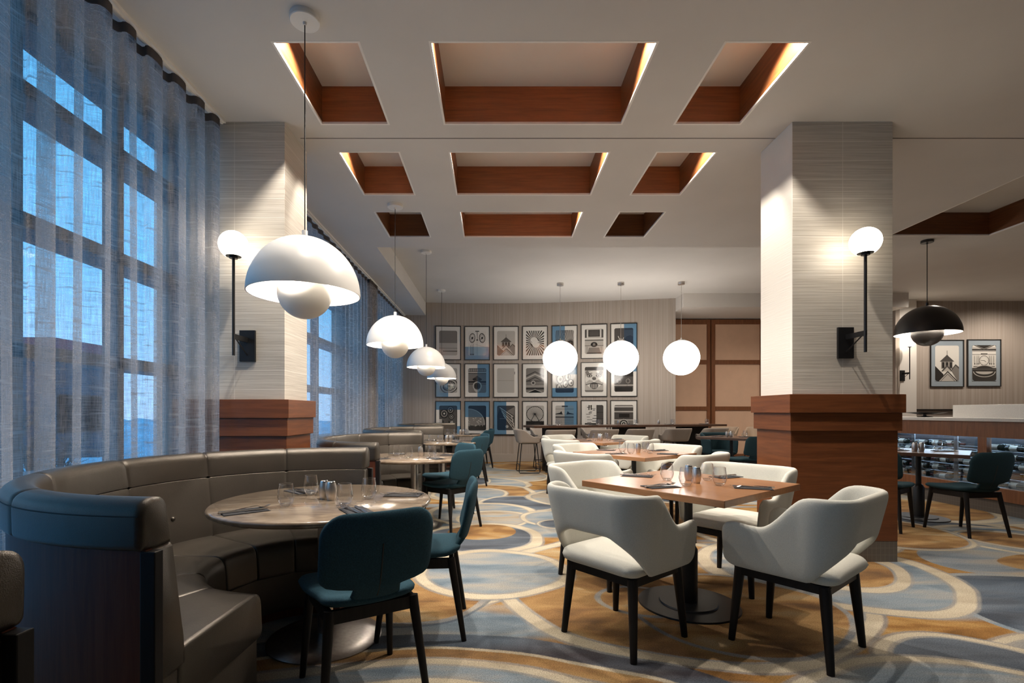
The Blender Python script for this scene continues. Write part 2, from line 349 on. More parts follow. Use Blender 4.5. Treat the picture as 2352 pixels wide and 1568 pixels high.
    ringz(-0.3, 10.2, 0.9, 'b', 0.06); ringz(0.6, 10.9, 0.7, 'g', 0.05)
    ringz(0.2, 9.2, 0.8, 'm', 0.06); ringz(-0.3, 8.2, 0.85, 'b', 0.07); ringz(-0.6, 8.6, 0.55, 'n', 0.03)
    ringz(-0.2, 7.35, 0.80, 'g', 0.07); ringz(-0.35, 7.2, 0.55, 'b', 0.05)
    ringz(0.35, 6.5, 0.55, 'n', 0.03); ringz(-0.15, 5.85, 0.62, 'b', 0.08); ringz(0.0, 5.55, 0.42, 'm', 0.05)
    ringz(0.75, 5.55, 0.42, 'b', 0.05); ringz(0.72, 5.25, 0.22, 'n', 0.02)
    ringz(1.9, 5.9, 0.8, 'g', 0.07); ringz(1.2, 6.9, 0.7, 'm', 0.06)
    ringz(-0.55, 4.0, 1.0, 'm', 0.09)
    ringz(-0.15, 4.72, 0.56, 'n', 0.10); ringz(-0.15, 4.95, 0.34, 'g', 0.02, None, None)
    ringz(4.15, 3.95, 0.66, 'b', 0.02, None, None, 0.8); ringz(4.45, 3.85, 0.46, 'g', 0.03, 'y', None, 0.7)
    ringz(4.9, 4.6, 0.6, 'b', 0.06); ringz(4.9, 4.6, 0.4, 'g', 0.04); ringz(3.9, 5.0, 0.7, 'g', 0.03)
    ringz(3.6, 2.9, 0.75, 'n', 0.05, 'b', None); ringz(2.95, 2.05, 0.62, 'y', 0.05); ringz(3.7, 2.2, 0.7, 'c', 0.06, 'g', None)
    ringz(2.3, 2.2, 0.45, 'n', 0.05, 'c')
    ringz(1.9, 1.5, 0.9, 'b', 0.05)
    ringz(1.2, 3.52, 1.17, 'g', 0.08)
    ringz(-0.55, 3.38, 0.55, 'g', 0.02, 'y', 'n')
    ringz(0.0, 3.72, 0.53, 'b', 0.07)
    ringz(2.52, 3.78, 0.83, 'b', 0.10)
    ringz(2.57, 3.95, 0.58, 'g', 0.09)
    ringz(1.45, 3.05, 0.62, 'g', 0.035, 'y', None)
    ringz(0.95, 3.15, 0.30, 'g', 0.04, 'y', None, 0.8)
    # pile
    np_ = N(nt, 'ShaderNodeTexNoise'); np_.inputs['Scale'].default_value = 170; np_.inputs['Detail'].default_value = 2; L(nt, tc.outputs['Object'], np_.inputs['Vector'])
    pr = N(nt, 'ShaderNodeMapRange'); L(nt, np_.outputs[0], pr.inputs[0]); pr.inputs[1].default_value = 0.3; pr.inputs[2].default_value = 0.7
    pr.inputs[3].default_value = 0.52; pr.inputs[4].default_value = 1.0
    mv = N(nt, 'ShaderNodeVectorMath', operation='SCALE'); L(nt, cur, mv.inputs[0]); L(nt, pr.outputs[0], mv.inputs['Scale'])
    L(nt, mv.outputs[0], b.inputs['Base Color']); b.inputs['Roughness'].default_value = 0.95; b.inputs['Specular IOR Level'].default_value = 0.15
    bp = N(nt, 'ShaderNodeBump'); bp.inputs['Strength'].default_value = 0.5; bp.inputs['Distance'].default_value = 0.006
    L(nt, np_.outputs[0], bp.inputs['Height']); L(nt, bp.outputs[0], b.inputs['Normal'])
    return m
M['carpet'] = carpet()

# ------------------------------------------------------------------ mesh helpers
class MB:
    def __init__(s): s.v = []; s.f = []; s.mi = []; s.m = 0; s.uv = None
    def add(s, vs, fs):
        o = len(s.v); s.v += [tuple(p) for p in vs]
        for f in fs: s.f.append(tuple(i + o for i in f)); s.mi.append(s.m)
    def box(s, x0, x1, y0, y1, z0, z1, R=None, c=(0, 0, 0)):
        vs = [Vector((x, y, z)) for z in (z0, z1) for y in (y0, y1) for x in (x0, x1)]
        if R is not None:
            vs = [Vector(c) + R @ p for p in vs]
        s.add(vs, [(0, 2, 3, 1), (4, 5, 7, 6), (0, 1, 5, 4), (2, 6, 7, 3), (0, 4, 6, 2), (1, 3, 7, 5)])
    def bar(s, p, q, w, h, up=(0, 0, 1)):
        p = Vector(p); q = Vector(q); d = (q - p); ln = d.length; d.normalize()
        sx = d.cross(Vector(up))
        if sx.length < 1e-4: sx = d.cross(Vector((0, 1, 0)))
        sx.normalize(); uz = sx.cross(d)
        vs = [a + sx * i * w / 2 + uz * j * h / 2 for a in (p, q) for (i, j) in ((-1, -1), (1, -1), (1, 1), (-1, 1))]
        s.add(vs, [(0, 1, 2, 3), (7, 6, 5, 4), (0, 4, 5, 1), (1, 5, 6, 2), (2, 6, 7, 3), (3, 7, 4, 0)])
    def cyl(s, p, q, r0, r1=None, n=20, caps=True):
        r1 = r0 if r1 is None else r1
        p = Vector(p); q = Vector(q); d = (q - p).normalized()
        a = d.orthogonal().normalized(); b = d.cross(a)
        vs = [c + (a * cos(2 * pi * i / n) + b * sin(2 * pi * i / n)) * r for (c, r) in ((p, r0), (q, r1)) for i in range(n)]
        fs = [(i, (i + 1) % n, n + (i + 1) % n, n + i) for i in range(n)]
        if caps: fs += [tuple(range(n - 1, -1, -1)), tuple(range(n, 2 * n))]
        s.add(vs, fs)
    def tube(s, pts, r, n=8, closed=False):
        pts = [Vector(p) for p in pts]; m = len(pts); rings = []
        for i, p in enumerate(pts):
            if closed: d = (pts[(i + 1) % m] - pts[i - 1]).normalized()
            else: d = (pts[min(i + 1, m - 1)] - pts[max(i - 1, 0)]).normalized()
            ref = Vector((0, 0, 1)) if abs(d.z) < 0.9 else Vector((0, 1, 0))
            a = d.cross(ref).normalized(); b = d.cross(a)
            rings.append([p + (a * cos(2 * pi * k / n) + b * sin(2 * pi * k / n)) * r for k in range(n)])
        vs = [v for rg in rings for v in rg]; fs = []
        for i in range(m if closed else m - 1):
            j = (i + 1) % m
            for k in range(n): fs.append((i * n + k, i * n + (k + 1) % n, j * n + (k + 1) % n, j * n + k))
        if not closed: fs += [tuple(range(n - 1, -1, -1)), tuple((m - 1) * n + k for k in range(n))]
        s.add(vs, fs)
    def lathe(s, prof, c=(0, 0, 0), n=40, a0=0.0, a1=2 * pi, closed_prof=False):
        full = abs(a1 - a0 - 2 * pi) < 1e-6
        k = len(prof); vs = []; na = n if full else n + 1
        for i in range(na):
            a = a0 + (a1 - a0) * i / n
            for (r, z) in prof: vs.append((c[0] + r * cos(a), c[1] + r * sin(a), c[2] + z))
        fs = []
        for i in range(n):
            j = (i + 1) % na if full else i + 1
            for t in range(k if closed_prof else k - 1):
                u = (t + 1) % k
                fs.append((i * k + t, j * k + t, j * k + u, i * k + u))
        s.add(vs, fs)
        if not full and closed_prof:
            o = len(s.v) - len(vs)
            s.f.append(tuple(o + t for t in range(k))); s.mi.append(s.m)
            s.f.append(tuple(o + n * k + t for t in range(k - 1, -1, -1))); s.mi.append(s.m)
    def prism(s, poly, z0, z1):
        n = len(poly)
        vs = [(x, y, z0) for x, y in poly] + [(x, y, z1) for x, y in poly]
        s.add(vs, [tuple(range(n - 1, -1, -1)), tuple(range(n, 2 * n))] + [(i, (i + 1) % n, n + (i + 1) % n, n + i) for i in range(n)])
    def sheet(s, P, nu, nv, T, k=6, cu=True, cv=True):
        """closed pillowy sheet round the surface P(u,v)"""
        def samp(n): return [0.5 - 0.5 * cos(pi * i / n) * (1) for i in range(n + 1)]
        us = samp(nu); us = [0.55 * u + 0.45 * (i / nu) for i, u in enumerate(us)]
        vv = samp(nv); vv = [0.7 * u + 0.3 * (i / nv) for i, u in enumerate(vv)]
        def pr(t): return max(0.0, 1 - abs(2 * t - 1) ** k) ** 0.5
        h = 1e-3; top = []; bot = []
        for u in us:
            for v in vv:
                p = P(u, v)
                du = P(min(1, u + h), v) - P(max(0, u - h), v); dv = P(u, min(1, v + h)) - P(u, max(0, v - h))
                nn = du.cross(dv)
                nn = nn.normalized() if nn.length > 1e-12 else Vector((0, 0, 1))
                t = T / 2 * (pr(u) if cu else 1) * (pr(v) if cv else 1)
                top.append(p + nn * t); bot.append(p - nn * t)
        a, b = nu + 1, nv + 1; o = a * b; fs = []
        for i in range(nu):
            for j in range(nv):
                q = (i * b + j, (i + 1) * b + j, (i + 1) * b + j + 1, i * b + j + 1)
                fs.append(q); fs.append(tuple(o + x for x in reversed(q)))
        s.add(top + bot, fs)
    def build(s, name, mats, parent=None, smooth=True, bevel=0.0, weld=False, sub=0, angle=0.7):
        me = D.meshes.new(name); me.from_pydata(s.v, [], s.f)
        if not isinstance(mats, (list, tuple)): mats = [mats]
        for m in mats: me.materials.append(m)
        if len(mats) > 1:
            for p, i in zip(me.polygons, s.mi): p.material_index = i
        if weld:
            import bmesh
            bm = bmesh.new(); bm.from_mesh(me); bmesh.ops.remove_doubles(bm, verts=bm.verts, dist=1e-5)
            bmesh.ops.recalc_face_normals(bm, faces=bm.faces); bm.to_mesh(me); bm.free()
        if smooth:
            for p in me.polygons: p.use_smooth = True
            try: me.set_sharp_from_angle(angle=angle)
            except Exception: pass
        me.update()
        o = D.objects.new(name, me); COL.objects.link(o)
        if parent is not None: o.parent = parent
        if bevel:
            b = o.modifiers.new('bevel', 'BEVEL'); b.width = bevel; b.segments = 2; b.limit_method = 'ANGLE'; b.angle_limit = 0.6
        if sub:
            b = o.modifiers.new('sub', 'SUBSURF'); b.levels = sub; b.render_levels = sub
        return o

def tag(o, label=None, cat=None, group=None, kind=None):
    if label: o['label'] = label
    if cat: o['category'] = cat
    if group: o['group'] = group
    if kind: o['kind'] = kind
    return o
def empty(name, loc=(0, 0, 0), rz=0.0):
    o = D.objects.new(name, None); COL.objects.link(o); o.location = loc; o.rotation_euler = (0, 0, rz); o.empty_display_size = 0.1
    return o
def dup(root, loc=None, rz=None, label=None, group=None):
    r = root.copy(); COL.objects.link(r)
    if loc is not None: r.location = loc
    if rz is not None: r.rotation_euler = (0, 0, rz)
    if label: r['label'] = label
    if group: r['group'] = group
    for ch in list(root.children):
        c = ch.copy(); COL.objects.link(c); c.parent = r
        for g in list(ch.children):
            d = g.copy(); COL.objects.link(d); d.parent = c
    return r
class Proto:
    """first placement moves the prototype itself, later ones copy it"""
    def __init__(s, root): s.root = root; s.used = False
    def place(s, loc, rz, label, group=None):
        if not s.used:
            s.used = True; o = s.root; o.location = loc; o.rotation_euler = (0, 0, rz); o['label'] = label
            if group: o['group'] = group
            return o
        return dup(s.root, loc, rz, label, group)
def struct(mb, name, mats, parent=None, **kw):
    o = mb.build(name, mats, parent, **kw)
    if parent is None: o['kind'] = 'structure'
    return o
def face(dx, dy): return atan2(dy, dx) - pi / 2
def smooth01(t): t = max(0.0, min(1.0, t)); return t * t * (3 - 2 * t)

CEIL = 3.536; HIGH = 3.84

# ================================================================== THE ROOM
b = MB(); b.box(-2.75, 13.2, -4.2, 12.7, -0.06, 0.0); struct(b, 'floor', M['carpet'], smooth=False)

coffers = []
for (y0, y1) in ((3.113, 3.99), (4.43, 5.29), (5.75, 6.57)):
    for (x0, x1) in ((-1.402, -0.868), (-0.405, 1.022), (1.462, 1.985)):
        coffers.append((x0, x1, y0, y1))
coffers.append((5.23, 6.54, 2.4, 6.51))
XR = 13.2; YF = -4.2
def in_hole(x, y):
    for (x0, x1, y0, y1) in coffers:
        if x0 < x < x1 and y0 < y < y1: return True
    return x > -1.674 and y > 6.98
xs = sorted(set([-2.75, -1.674, XR] + [c[0] for c in coffers] + [c[1] for c in coffers]))
ys = sorted(set([YF, 6.98, 12.7] + [c[2] for c in coffers] + [c[3] for c in coffers]))
b = MB()
for i in range(len(xs) - 1):
    for j in range(len(ys) - 1):
        if not in_hole((xs[i] + xs[i + 1]) / 2, (ys[j] + ys[j + 1]) / 2):
            b.add([(xs[i], ys[j], CEIL), (xs[i], ys[j + 1], CEIL), (xs[i + 1], ys[j + 1], CEIL), (xs[i + 1], ys[j], CEIL)], [(0, 1, 2, 3)])
b.add([(-1.674, 6.98, HIGH), (-1.674, 12.7, HIGH), (XR, 12.7, HIGH), (XR, 6.98, HIGH)], [(0, 1, 2, 3)])
# step faces between the two ceiling heights
b.add([(-1.674, 6.98, CEIL), (-1.674, 12.7, CEIL), (-1.674, 12.7, HIGH), (-1.674, 6.98, HIGH)], [(0, 1, 2, 3)])
b.add([(-1.674, 6.98, CEIL), (XR, 6.98, CEIL), (XR, 6.98, HIGH), (-1.674, 6.98, HIGH)], [(0, 1, 2, 3)])
# solid slab above so no sky leaks in
b.box(-2.75, XR, YF, 12.7, HIGH + 0.06, HIGH + 0.12)
ceil = struct(b, 'ceiling', M['ceiling'], smooth=False)
for (x0, x1, y0, y1) in coffers:
    w = MB()
    z0, z1, t = CEIL + 0.016, HIGH, 0.012
    w.box(x0 - t, x0, y0, y1, z0, z1); w.box(x1, x1 + t, y0, y1, z0, z1)
    w.box(x0 - t, x1 + t, y0 - t, y0, z0, z1); w.box(x0 - t, x1 + t, y1, y1 + t, z0, z1)
    cl_ = w.build('coffer_lining', M['coffer_wood'], ceil, smooth=False); cl_['label'] = 'red brown wood lining of a ceiling recess'
    w = MB(); z0, z1, t = CEIL - 0.001, CEIL + 0.016, 0.014
    w.box(x0 - t, x0 + .002, y0, y1, z0, z1); w.box(x1 - .002, x1 + t, y0, y1, z0, z1)
    w.box(x0 - t, x1 + t, y0 - t, y0 + .002, z0, z1); w.box(x0 - t, x1 + t, y1 - .002, y1 + t, z0, z1)
    w.build('coffer_bead', M['white_trim'], cl_, smooth=False)['label'] = 'white bead round a ceiling recess'
    w = MB(); w.box(x0 - .02, x1 + .02, y0 - .02, y1 + .02, HIGH, HIGH + 0.03)
    w.build('coffer_top', M['ceiling'], ceil, smooth=False)
# thin movement joint across the ceiling
b = MB(); b.box(-1.66, XR, 4.196, 4.204, CEIL - 0.0035, CEIL + 0.001); struct(b, 'trim_1', simple('joint_grey', (0.25, 0.23, 0.21), 0.7), smooth=False)

# back wall, gently curved
bw = [(-2.75, 11.84), (-1.63, 11.88), (-0.43, 11.95), (1.05, 11.91), (2.49, 11.70), (4.19, 11.41)]
def wall_y(x):
    for i in range(len(bw) - 1):
        if x <= bw[i + 1][0] or i == len(bw) - 2:
            p0 = bw[max(0, i - 1)]; p1 = bw[i]; p2 = bw[i + 1]; p3 = bw[min(len(bw) - 1, i + 2)]
            t = (x - p1[0]) / (p2[0] - p1[0])
            m1 = (p2[1] - p0[1]) / (p2[0] - p0[0]) * (p2[0] - p1[0]); m2 = (p3[1] - p1[1]) / (p3[0] - p1[0]) * (p2[0] - p1[0])
            return (2 * t ** 3 - 3 * t * t + 1) * p1[1] + (t ** 3 - 2 * t * t + t) * m1 + (-2 * t ** 3 + 3 * t * t) * p2[1] + (t ** 3 - t * t) * m2
def strip(mb, x0, x1, n, off, z0, z1, th):
    P = []
    for i in range(n + 1):
        x = x0 + (x1 - x0) * i / n; P.append((x, wall_y(x) - off))
    Q = [(x, y + th) for x, y in reversed(P)]
    mb.prism(P + Q, z0, z1)
b = MB(); strip(b, -2.75, 4.19, 40, 0, 0, HIGH + 0.03, 0.12); b.box(4.07, 4.19, 11.42, 12.4, 0, HIGH + 0.03)
struct(b, 'wall_back', M['wallpaper'], smooth=True, angle=0.4)
b = MB(); strip(b, -2.7, 4.2, 40, 0.016, 0, 0.185, 0.016); struct(b, 'baseboard_back', simple('taupe_baseboard', (0.31, 0.265, 0.225), 0.5), bevel=0.004, angle=0.4)
b = MB(); b.box(4.19, 9.45, 12.36, 12.46, 0, CEIL); b.box(4.19, 9.19, 10.93, 12.46, CEIL - 0.002, HIGH + .02)
struct(b, 'wall_behind_doors', M['soffit'], smooth=False)
b = MB(); b.box(9.45, XR, 11.70, 11.85, 0, HIGH + .03); b.box(9.36, 9.46, 11.5, 12.4, 0, HIGH + .03); struct(b, 'wall_back_right', M['wallpaper'], smooth=False)
b = MB(); b.box(9.44, 9.87, 11.52, 11.72, 0, HIGH + .02); struct(b, 'wall_pier', M['soffit'], smooth=False)
b = MB(); b.box(9.87, 12.9, 11.62, 11.70, 1.235, 1.27); struct(b, 'trim_2', M['black_wood'], smooth=False)
b = MB(); b.box(9.87, 12.9, 11.66, 11.70, 0.0, 1.235); struct(b, 'trim_3', simple('dado_panel', (0.22, 0.185, 0.16), 0.6), smooth=False)
b = MB(); b.box(XR - .1, XR, YF, 12.7, 0, HIGH + .05); struct(b, 'wall_right', M['wallpaper'], smooth=False)
b = MB(); b.box(-2.75, XR, YF - .1, YF, 0, HIGH + .05); struct(b, 'wall_front', M['plaster'], smooth=False)

# ---- left wall with its windows
WX0, WX1 = -2.86, -2.60
b = MB()
b.box(WX0, WX1, YF, -3.9, 0, HIGH + .05)           # solid part behind the camera
b.box(WX0, WX1, -3.9, 12.7, 0, 0.10)               # sill kerb
b.box(WX0, WX1, -3.9, 12.7, 3.46, HIGH + .05)      # head
b.box(WX0, WX1, 4.16, 4.52, 0.1, 3.46)             # pier behind the column
b.box(WX0, -2.36, 8.60, 9.12, 0.1, 3.46)           # pier between windows
b.box(WX0, WX1, 11.6, 12.7, 0.1, 3.46)
struct(b, 'wall_left', M['plaster'], smooth=False)
wi = 0
for (y0, y1, nv) in ((-3.95, 4.16, 11), (4.52, 8.60, 3), (9.12, 11.6, 2)):  # first window lengthened unseen behind the camera to let in more blue light
    wi += 1
    root = empty('window_%d' % wi, (0, 0, 0)); root['kind'] = 'structure'
    fr = MB()
    for k in range(nv + 1):
        y = y0 + (y1 - y0) * k / nv; fr.box(WX1 - .11, WX1 - .005, max(y0, y - 0.03), min(y1, y + 0.03), 0.1, 3.46)
    for z in (0.13, 0.80, 1.54, 2.27, 3.00, 3.43): fr.box(WX0 + .01, WX1 - .005, y0, y1, z - 0.04, z + 0.04)
    fr.build('window_frame', M['sash'], root, smooth=False)
    g = MB(); g.add([(-2.80, y0, 0.1), (-2.80, y1, 0.1), (-2.80, y1, 3.46), (-2.80, y0, 3.46)], [(0, 1, 2, 3)])
    g.build('glass', M['pane'], root, smooth=False)

# ---- outside, seen through the sheers
b = MB(); nx, ny = 40, 60
vs = []; rr = random.Random(3)
for i in range(nx + 1):
    for j in range(ny + 1):
        x = -2.95 - i * 1.6; y = -20 + j * 1.6
        vs.append((x, y, -0.25 + (rr.uniform(-0.1, 0.22) if i > 1 else 0) + (0.35 if (i > 3 and rr.random() < 0.12) else 0)))
b.add(vs, [(i * (ny + 1) + j, i * (ny + 1) + j + 1, (i + 1) * (ny + 1) + j + 1, (i + 1) * (ny + 1) + j) for i in range(nx) for j in range(ny)])
tag(b.build('snowy_ground', M['snow']), 'snow covered ground outside the tall windows', 'snow', kind='stuff')
def far_building(x0, x1, y0, y1, h, lab, band):
    root = empty('building', ((x0 + x1) / 2, (y0 + y1) / 2, -0.3)); tag(root, lab, 'building')
    hx, hy = (x1 - x0) / 2, (y1 - y0) / 2
    m = MB(); m.box(-hx, hx, -hy, hy, 0, h); m.build('walls', M['far_brick'], root, smooth=False)
    m = MB(); m.box(-hx - .2, hx + .2, -hy - .2, hy + .2, h, h + 0.5); m.build('parapet', band, root, smooth=False)
    for k in range(4):
        yy = -hy + (k + .5) * 2 * hy / 4
        m = MB(); m.box(hx, hx + .05, yy - .6, yy + .6, 0.9, 2.0); m.build('window', M['sash'], root, smooth=False)
far_building(-21, -12.6, 14, 15.8, 3.1, 'low dark building with a red parapet seen through the near sheer curtain', M['far_red'])
def shrub(x, y, s, lab):
    root = empty('shrub', (x, y, -0.25)); tag(root, lab, 'shrub')
    m = MB(); r = random.Random(int(x * 7 + y * 13))
    for k in range(60):
        a = r.uniform(0, 2 * pi); t = r.uniform(0.1, 0.55); q = Vector((cos(a) * t, sin(a) * t, r.uniform(.5, 1.0))) * s
        m.cyl((0, 0, 0), q, 0.012 * s, 0.004 * s, 4)
        for c in range(3):
            p = q * r.uniform(.5, 1); m.cyl(p, p + Vector((r.uniform(-.2, .2), r.uniform(-.2, .2), r.uniform(.05, .25))) * s, 0.008 * s, 0.003 * s, 4)
    m.build('branches', M['shrub'], root, smooth=False)
shrub(-6.2, 5.6, 1.5, 'bare shrub in the snow outside, left of the tiled column')
shrub(-7.0, 7.6, 1.2, 'bare shrub in the snow farther along, in line with the column')

# ---- sheer curtains
def curtain(y0, y1, lab, seed, lam=0.20, A=0.062, DY=0.034):
    n = int(round((y1 - y0) / lam)); rnd = random.Random(seed)
    per = [rnd.uniform(0.78, 1.22) for _ in range(n)]; s = sum(per); edges = [y0]
    for p in per: edges.append(edges[-1] + p * (y1 - y0) / s)
    ph = [rnd.uniform(-1, 1) for _ in range(n + 1)]; am = [rnd.uniform(0.75, 1.2) for _ in range(n + 1)]
    K_ = 14; zs = [0.02, 0.4, 0.9, 1.4, 1.9, 2.4, 2.9, 3.3, 3.44]
    root = empty('sheer_curtain', (-2.2, (y0 + y1) / 2, 0)); tag(root, lab, 'curtain')
    cx, cy = -2.2, (y0 + y1) / 2
    def P(i, k, z):
        t = k / K_; w = edges[i + 1] - edges[i]
        f = 1 - z / 3.5
        a = A * (am[i] * (1 - t) + am[i + 1] * t) * (1 + 0.25 * f * ph[i])
        dy = DY * sin(4 * pi * t) * (0.8 + 0.4 * ph[i])
        x = -2.2 - a * cos(2 * pi * t) + 0.012 * f * sin(9 * (edges[i] + t * w) + ph[i])
        y = edges[i] + t * w + dy + 0.02 * f * (ph[i] * (1 - t) + ph[i + 1] * t)
        return (x - cx, y - cy, z)
    def mk(zs, name, mat, uvk):
        vs = []; uv = []; ln = 0; prev = None; cols = 0
        for i in range(n):
            for k in range(K_ + (1 if i == n - 1 else 0)):
                p0 = P(i, k, zs[0])
                if prev: ln += sqrt((p0[0] - prev[0]) ** 2 + (p0[1] - prev[1]) ** 2)
                prev = p0; cols += 1
                for z in zs: vs.append(P(i, k, z)); uv.append((ln, z))
        h = len(zs); fs = [(c * h + j, (c + 1) * h + j, (c + 1) * h + j + 1, c * h + j + 1) for c in range(cols - 1) for j in range(h - 1)]
        me = D.meshes.new(name); me.from_pydata(vs, [], fs); me.materials.append(mat)
        ul = me.uv_layers.new(name='UVMap')
        for lp in me.loops: ul.data[lp.index].uv = uv[lp.vertex_index]
        for p in me.polygons: p.use_smooth = True
        o = D.objects.new(name, me); COL.objects.link(o); o.parent = root; return o
    mk(zs, 'cloth', M['curtain'], 0)
    mk([3.44, 3.500], 'heading_tape', M['hem'], 0)
curtain(-3.6, 3.93, 'grey sheer curtain beside the big curved booth, nearest the camera', 4, 0.21, 0.046)
curtain(4.50, 8.50, 'grey sheer curtain just past the left tiled column', 5, 0.22, 0.016, .01)
curtain(8.50, 9.05, 'short brown looking curtain stack between the two far windows', 6, 0.09, 0.05)
curtain(9.05, 11.82, 'blue lit sheer curtain farthest down the left wall, by the picture wall', 7, 0.22, 0.014, .01)
for (y0, y1, lab) in ((-3.7, 3.94, 'white curtain track on the ceiling above the nearest sheer'), (4.46, 11.84, 'white curtain track running down the ceiling past the left column')):
    m = MB(); m.box(-0.03, 0.03, y0, y1, 0, 0.026); m.box(-0.008, 0.008, y0, y1, -0.008, 0)
    tag(m.build('curtain_track', M['white_trim'], None, smooth=False), lab, 'curtain track').location = (-2.185, 0, 3.512)

# ---- tiled columns
def column(xc, zt, labs, xr_only=False):
    root = empty('tiled_column', (xc, 4.195, 0)); tag(root, labs, 'column')
    m = MB(); m.box(-.405, .405, -.235, .235, zt, CEIL - 0.001); m.build('tile_shaft', M['tile'], root, smooth=False, bevel=0.003)
    m = MB(); m.box(-.462, .462, -.298, .298, zt - 0.148, zt); m.build('cap_board', M['col_wood'], root, smooth=False, bevel=0.003)
    m = MB(); m.box(-.446, .446, -.280, .280, zt - 0.292, zt - 0.148); m.build('band_board', M['col_wood'], root, smooth=False, bevel=0.003)
    m = MB(); m.box(-.428, .428, -.256, .256, 0.165, zt - 0.292); m.build('wood_base', M['col_wood'], root, smooth=False, bevel=0.003)
    m = MB(); m.box(-.425, .425, -.255, .255, 0.0, 0.165); m.build('tiled_plinth', M['plinth_tile'], root, smooth=False)
    return root
column(2.797, 1.342, 'square column of cream tile on a wood base, right of the cream chairs')
column(-2.098, 1.300, 'square column of cream tile on a wood base, beside the near curtain')

# ---- sconces
def sconce_proto():
    root = empty('wall_sconce'); tag(root, 'x', 'wall lamp')
    m = MB(); m.box(-.063, .063, -.022, 0, -.125, .125); m.build('wall_plate', M['black'], root, smooth=False, bevel=.003)
    m = MB(); m.bar((0, -.02, .045), (0, -.235, .045), .012, .040); m.build('arm', M['black'], root, smooth=False)
    m = MB(); m.cyl((0, -.02, -.075), (0, -.19, .03), .005, n=8); m.build('brace', M['black'], root)
    m = MB(); m.cyl((0, -.225, -.10), (0, -.225, .645), .0105, n=14); m.build('rod', M['black'], root)
    m = MB(); m.lathe([(0, .635), (.03, .635), (.03, .648), (.056, .650), (.060, .662), (0, .662)], (0, -.225, 0), 28); m.build('cap', M['black'], root)
    m = MB(); prof = [(.105 * sin(a), .738 - .105 * cos(a)) for a in [radians(35 + (180 - 35) * i / 24) for i in range(25)]]
    prof = [(0, .655)] + prof; m.lathe(prof, (0, -.225, 0), 40); m.build('globe', M['sconce_globe'], root)
    return Proto(root)
sp = sconce_proto()
sp.place((2.812, 3.96, 1.755), 0, 'black sconce with lit globe on the right tiled column')
sp.place((-1.985, 3.96, 1.730), 0, 'black sconce with lit globe on the left tiled column, beside the curtain')
sp.place((9.52, 11.52, 2.05), 0, 'small looking far sconce on the pier behind the black pendant')

# ---- flowerpot pendants
def dome_pendant(R, mat, matin, cordz, name='dome_pendant', cord=None, canopy_r=.062, black=False):
    """origin at the rim level centre, ceiling at +cordz"""
    root = empty(name); tag(root, 'x', 'pendant lamp')
    pr = [(R * cos(a), R * 1.06 * sin(a)) for a in [radians(90 * i / 22) for i in range(23)]]
    m = MB(); m.lathe(pr, n=64); m.build('shade', mat, root, angle=2)
    R2 = R - .006; pr2 = [(R2 * cos(a), (R2 * 1.06) * sin(a)) for a in [radians(90 * i / 22) for i in range(23)]]
    m = MB(); m.lathe(list(reversed(pr2)), n=64); m.lathe([(R, 0), (R2, 0)], n=64); m.build('shade_lining', matin, root, angle=2)
    r = R * .485
    pr = [(r * cos(a), r * sin(a) + .012) for a in [radians(-90 + 105 * i / 24) for i in range(25)]]
    m = MB(); m.lathe(pr, n=48); m.lathe([(q[0] - .004 if q[0] > .004 else 0, q[1] + .004) for q in reversed(pr)], n=48); m.build('lower_bowl', mat, root, angle=2)
    m = MB(); m.cyl((0, 0, -r + .02), (0, 0, R * 1.06), .008, n=12); m.build('stem', matin, root)
    m = MB(); m.lathe([(0, 0), (.016, 0), (.016, .045), (0, .045)], (0, 0, R * 1.05), 20); m.build('cord_grip', mat, root)
    m = MB(); m.cyl((0, 0, R * 1.06 + .04), (0, 0, cordz - .04), .0035 if not black else .005, n=8); m.build('cord', M['blackplastic'], root)
    m = MB(); m.lathe([(0, -.05), (.010, -.05), (.012, -.034), (canopy_r - .004, -.034), (canopy_r, -.03), (canopy_r, 0), (0, 0)], (0, 0, cordz), 40)
    m.build('ceiling_canopy', mat, root)
    return root
pend = [(-1.125, 2.91, 1.893, CEIL, 'large white dome pendant nearest the camera, over the front booth table'),
        (-1.127, 5.55, 1.949, CEIL, 'second white dome pendant down the row, seen before the far curtain'),
        (-1.130, 8.08, 1.932, HIGH, 'third white dome pendant down the row, half over the first picture'),
        (-1.155, 10.65, 1.925, HIGH, 'fourth and farthest white dome pendant, in front of the rosette picture')]
for (x, y, z, c, lab) in pend:
    o = dome_pendant(.318, M['shade_white'], M['shade_white'], c - z, canopy_r=.085); o.location = (x, y, z); tag(o, lab, 'pendant lamp', 'white dome pendants over the booths')
    for k in range(3):
        a = 2.1 * k + .4
        point((x + .20 * cos(a), y + .20 * sin(a), z + .13), 26 * K, WARM2, .03)
o = dome_pendant(.362, M['shade_black'], M['shade_white'], CEIL - 2.262, canopy_r=.072, black=True); o.location = (5.885, 6.70, 2.262)
tag(o, 'black dome pendant hanging to the right of the right column', 'pendant lamp')
for k in range(3):
    a = 2.1 * k + .4; point((5.885 + .23 * cos(a), 6.70 + .23 * sin(a), 2.262 + .13), 26 * K, WARM2, .03)

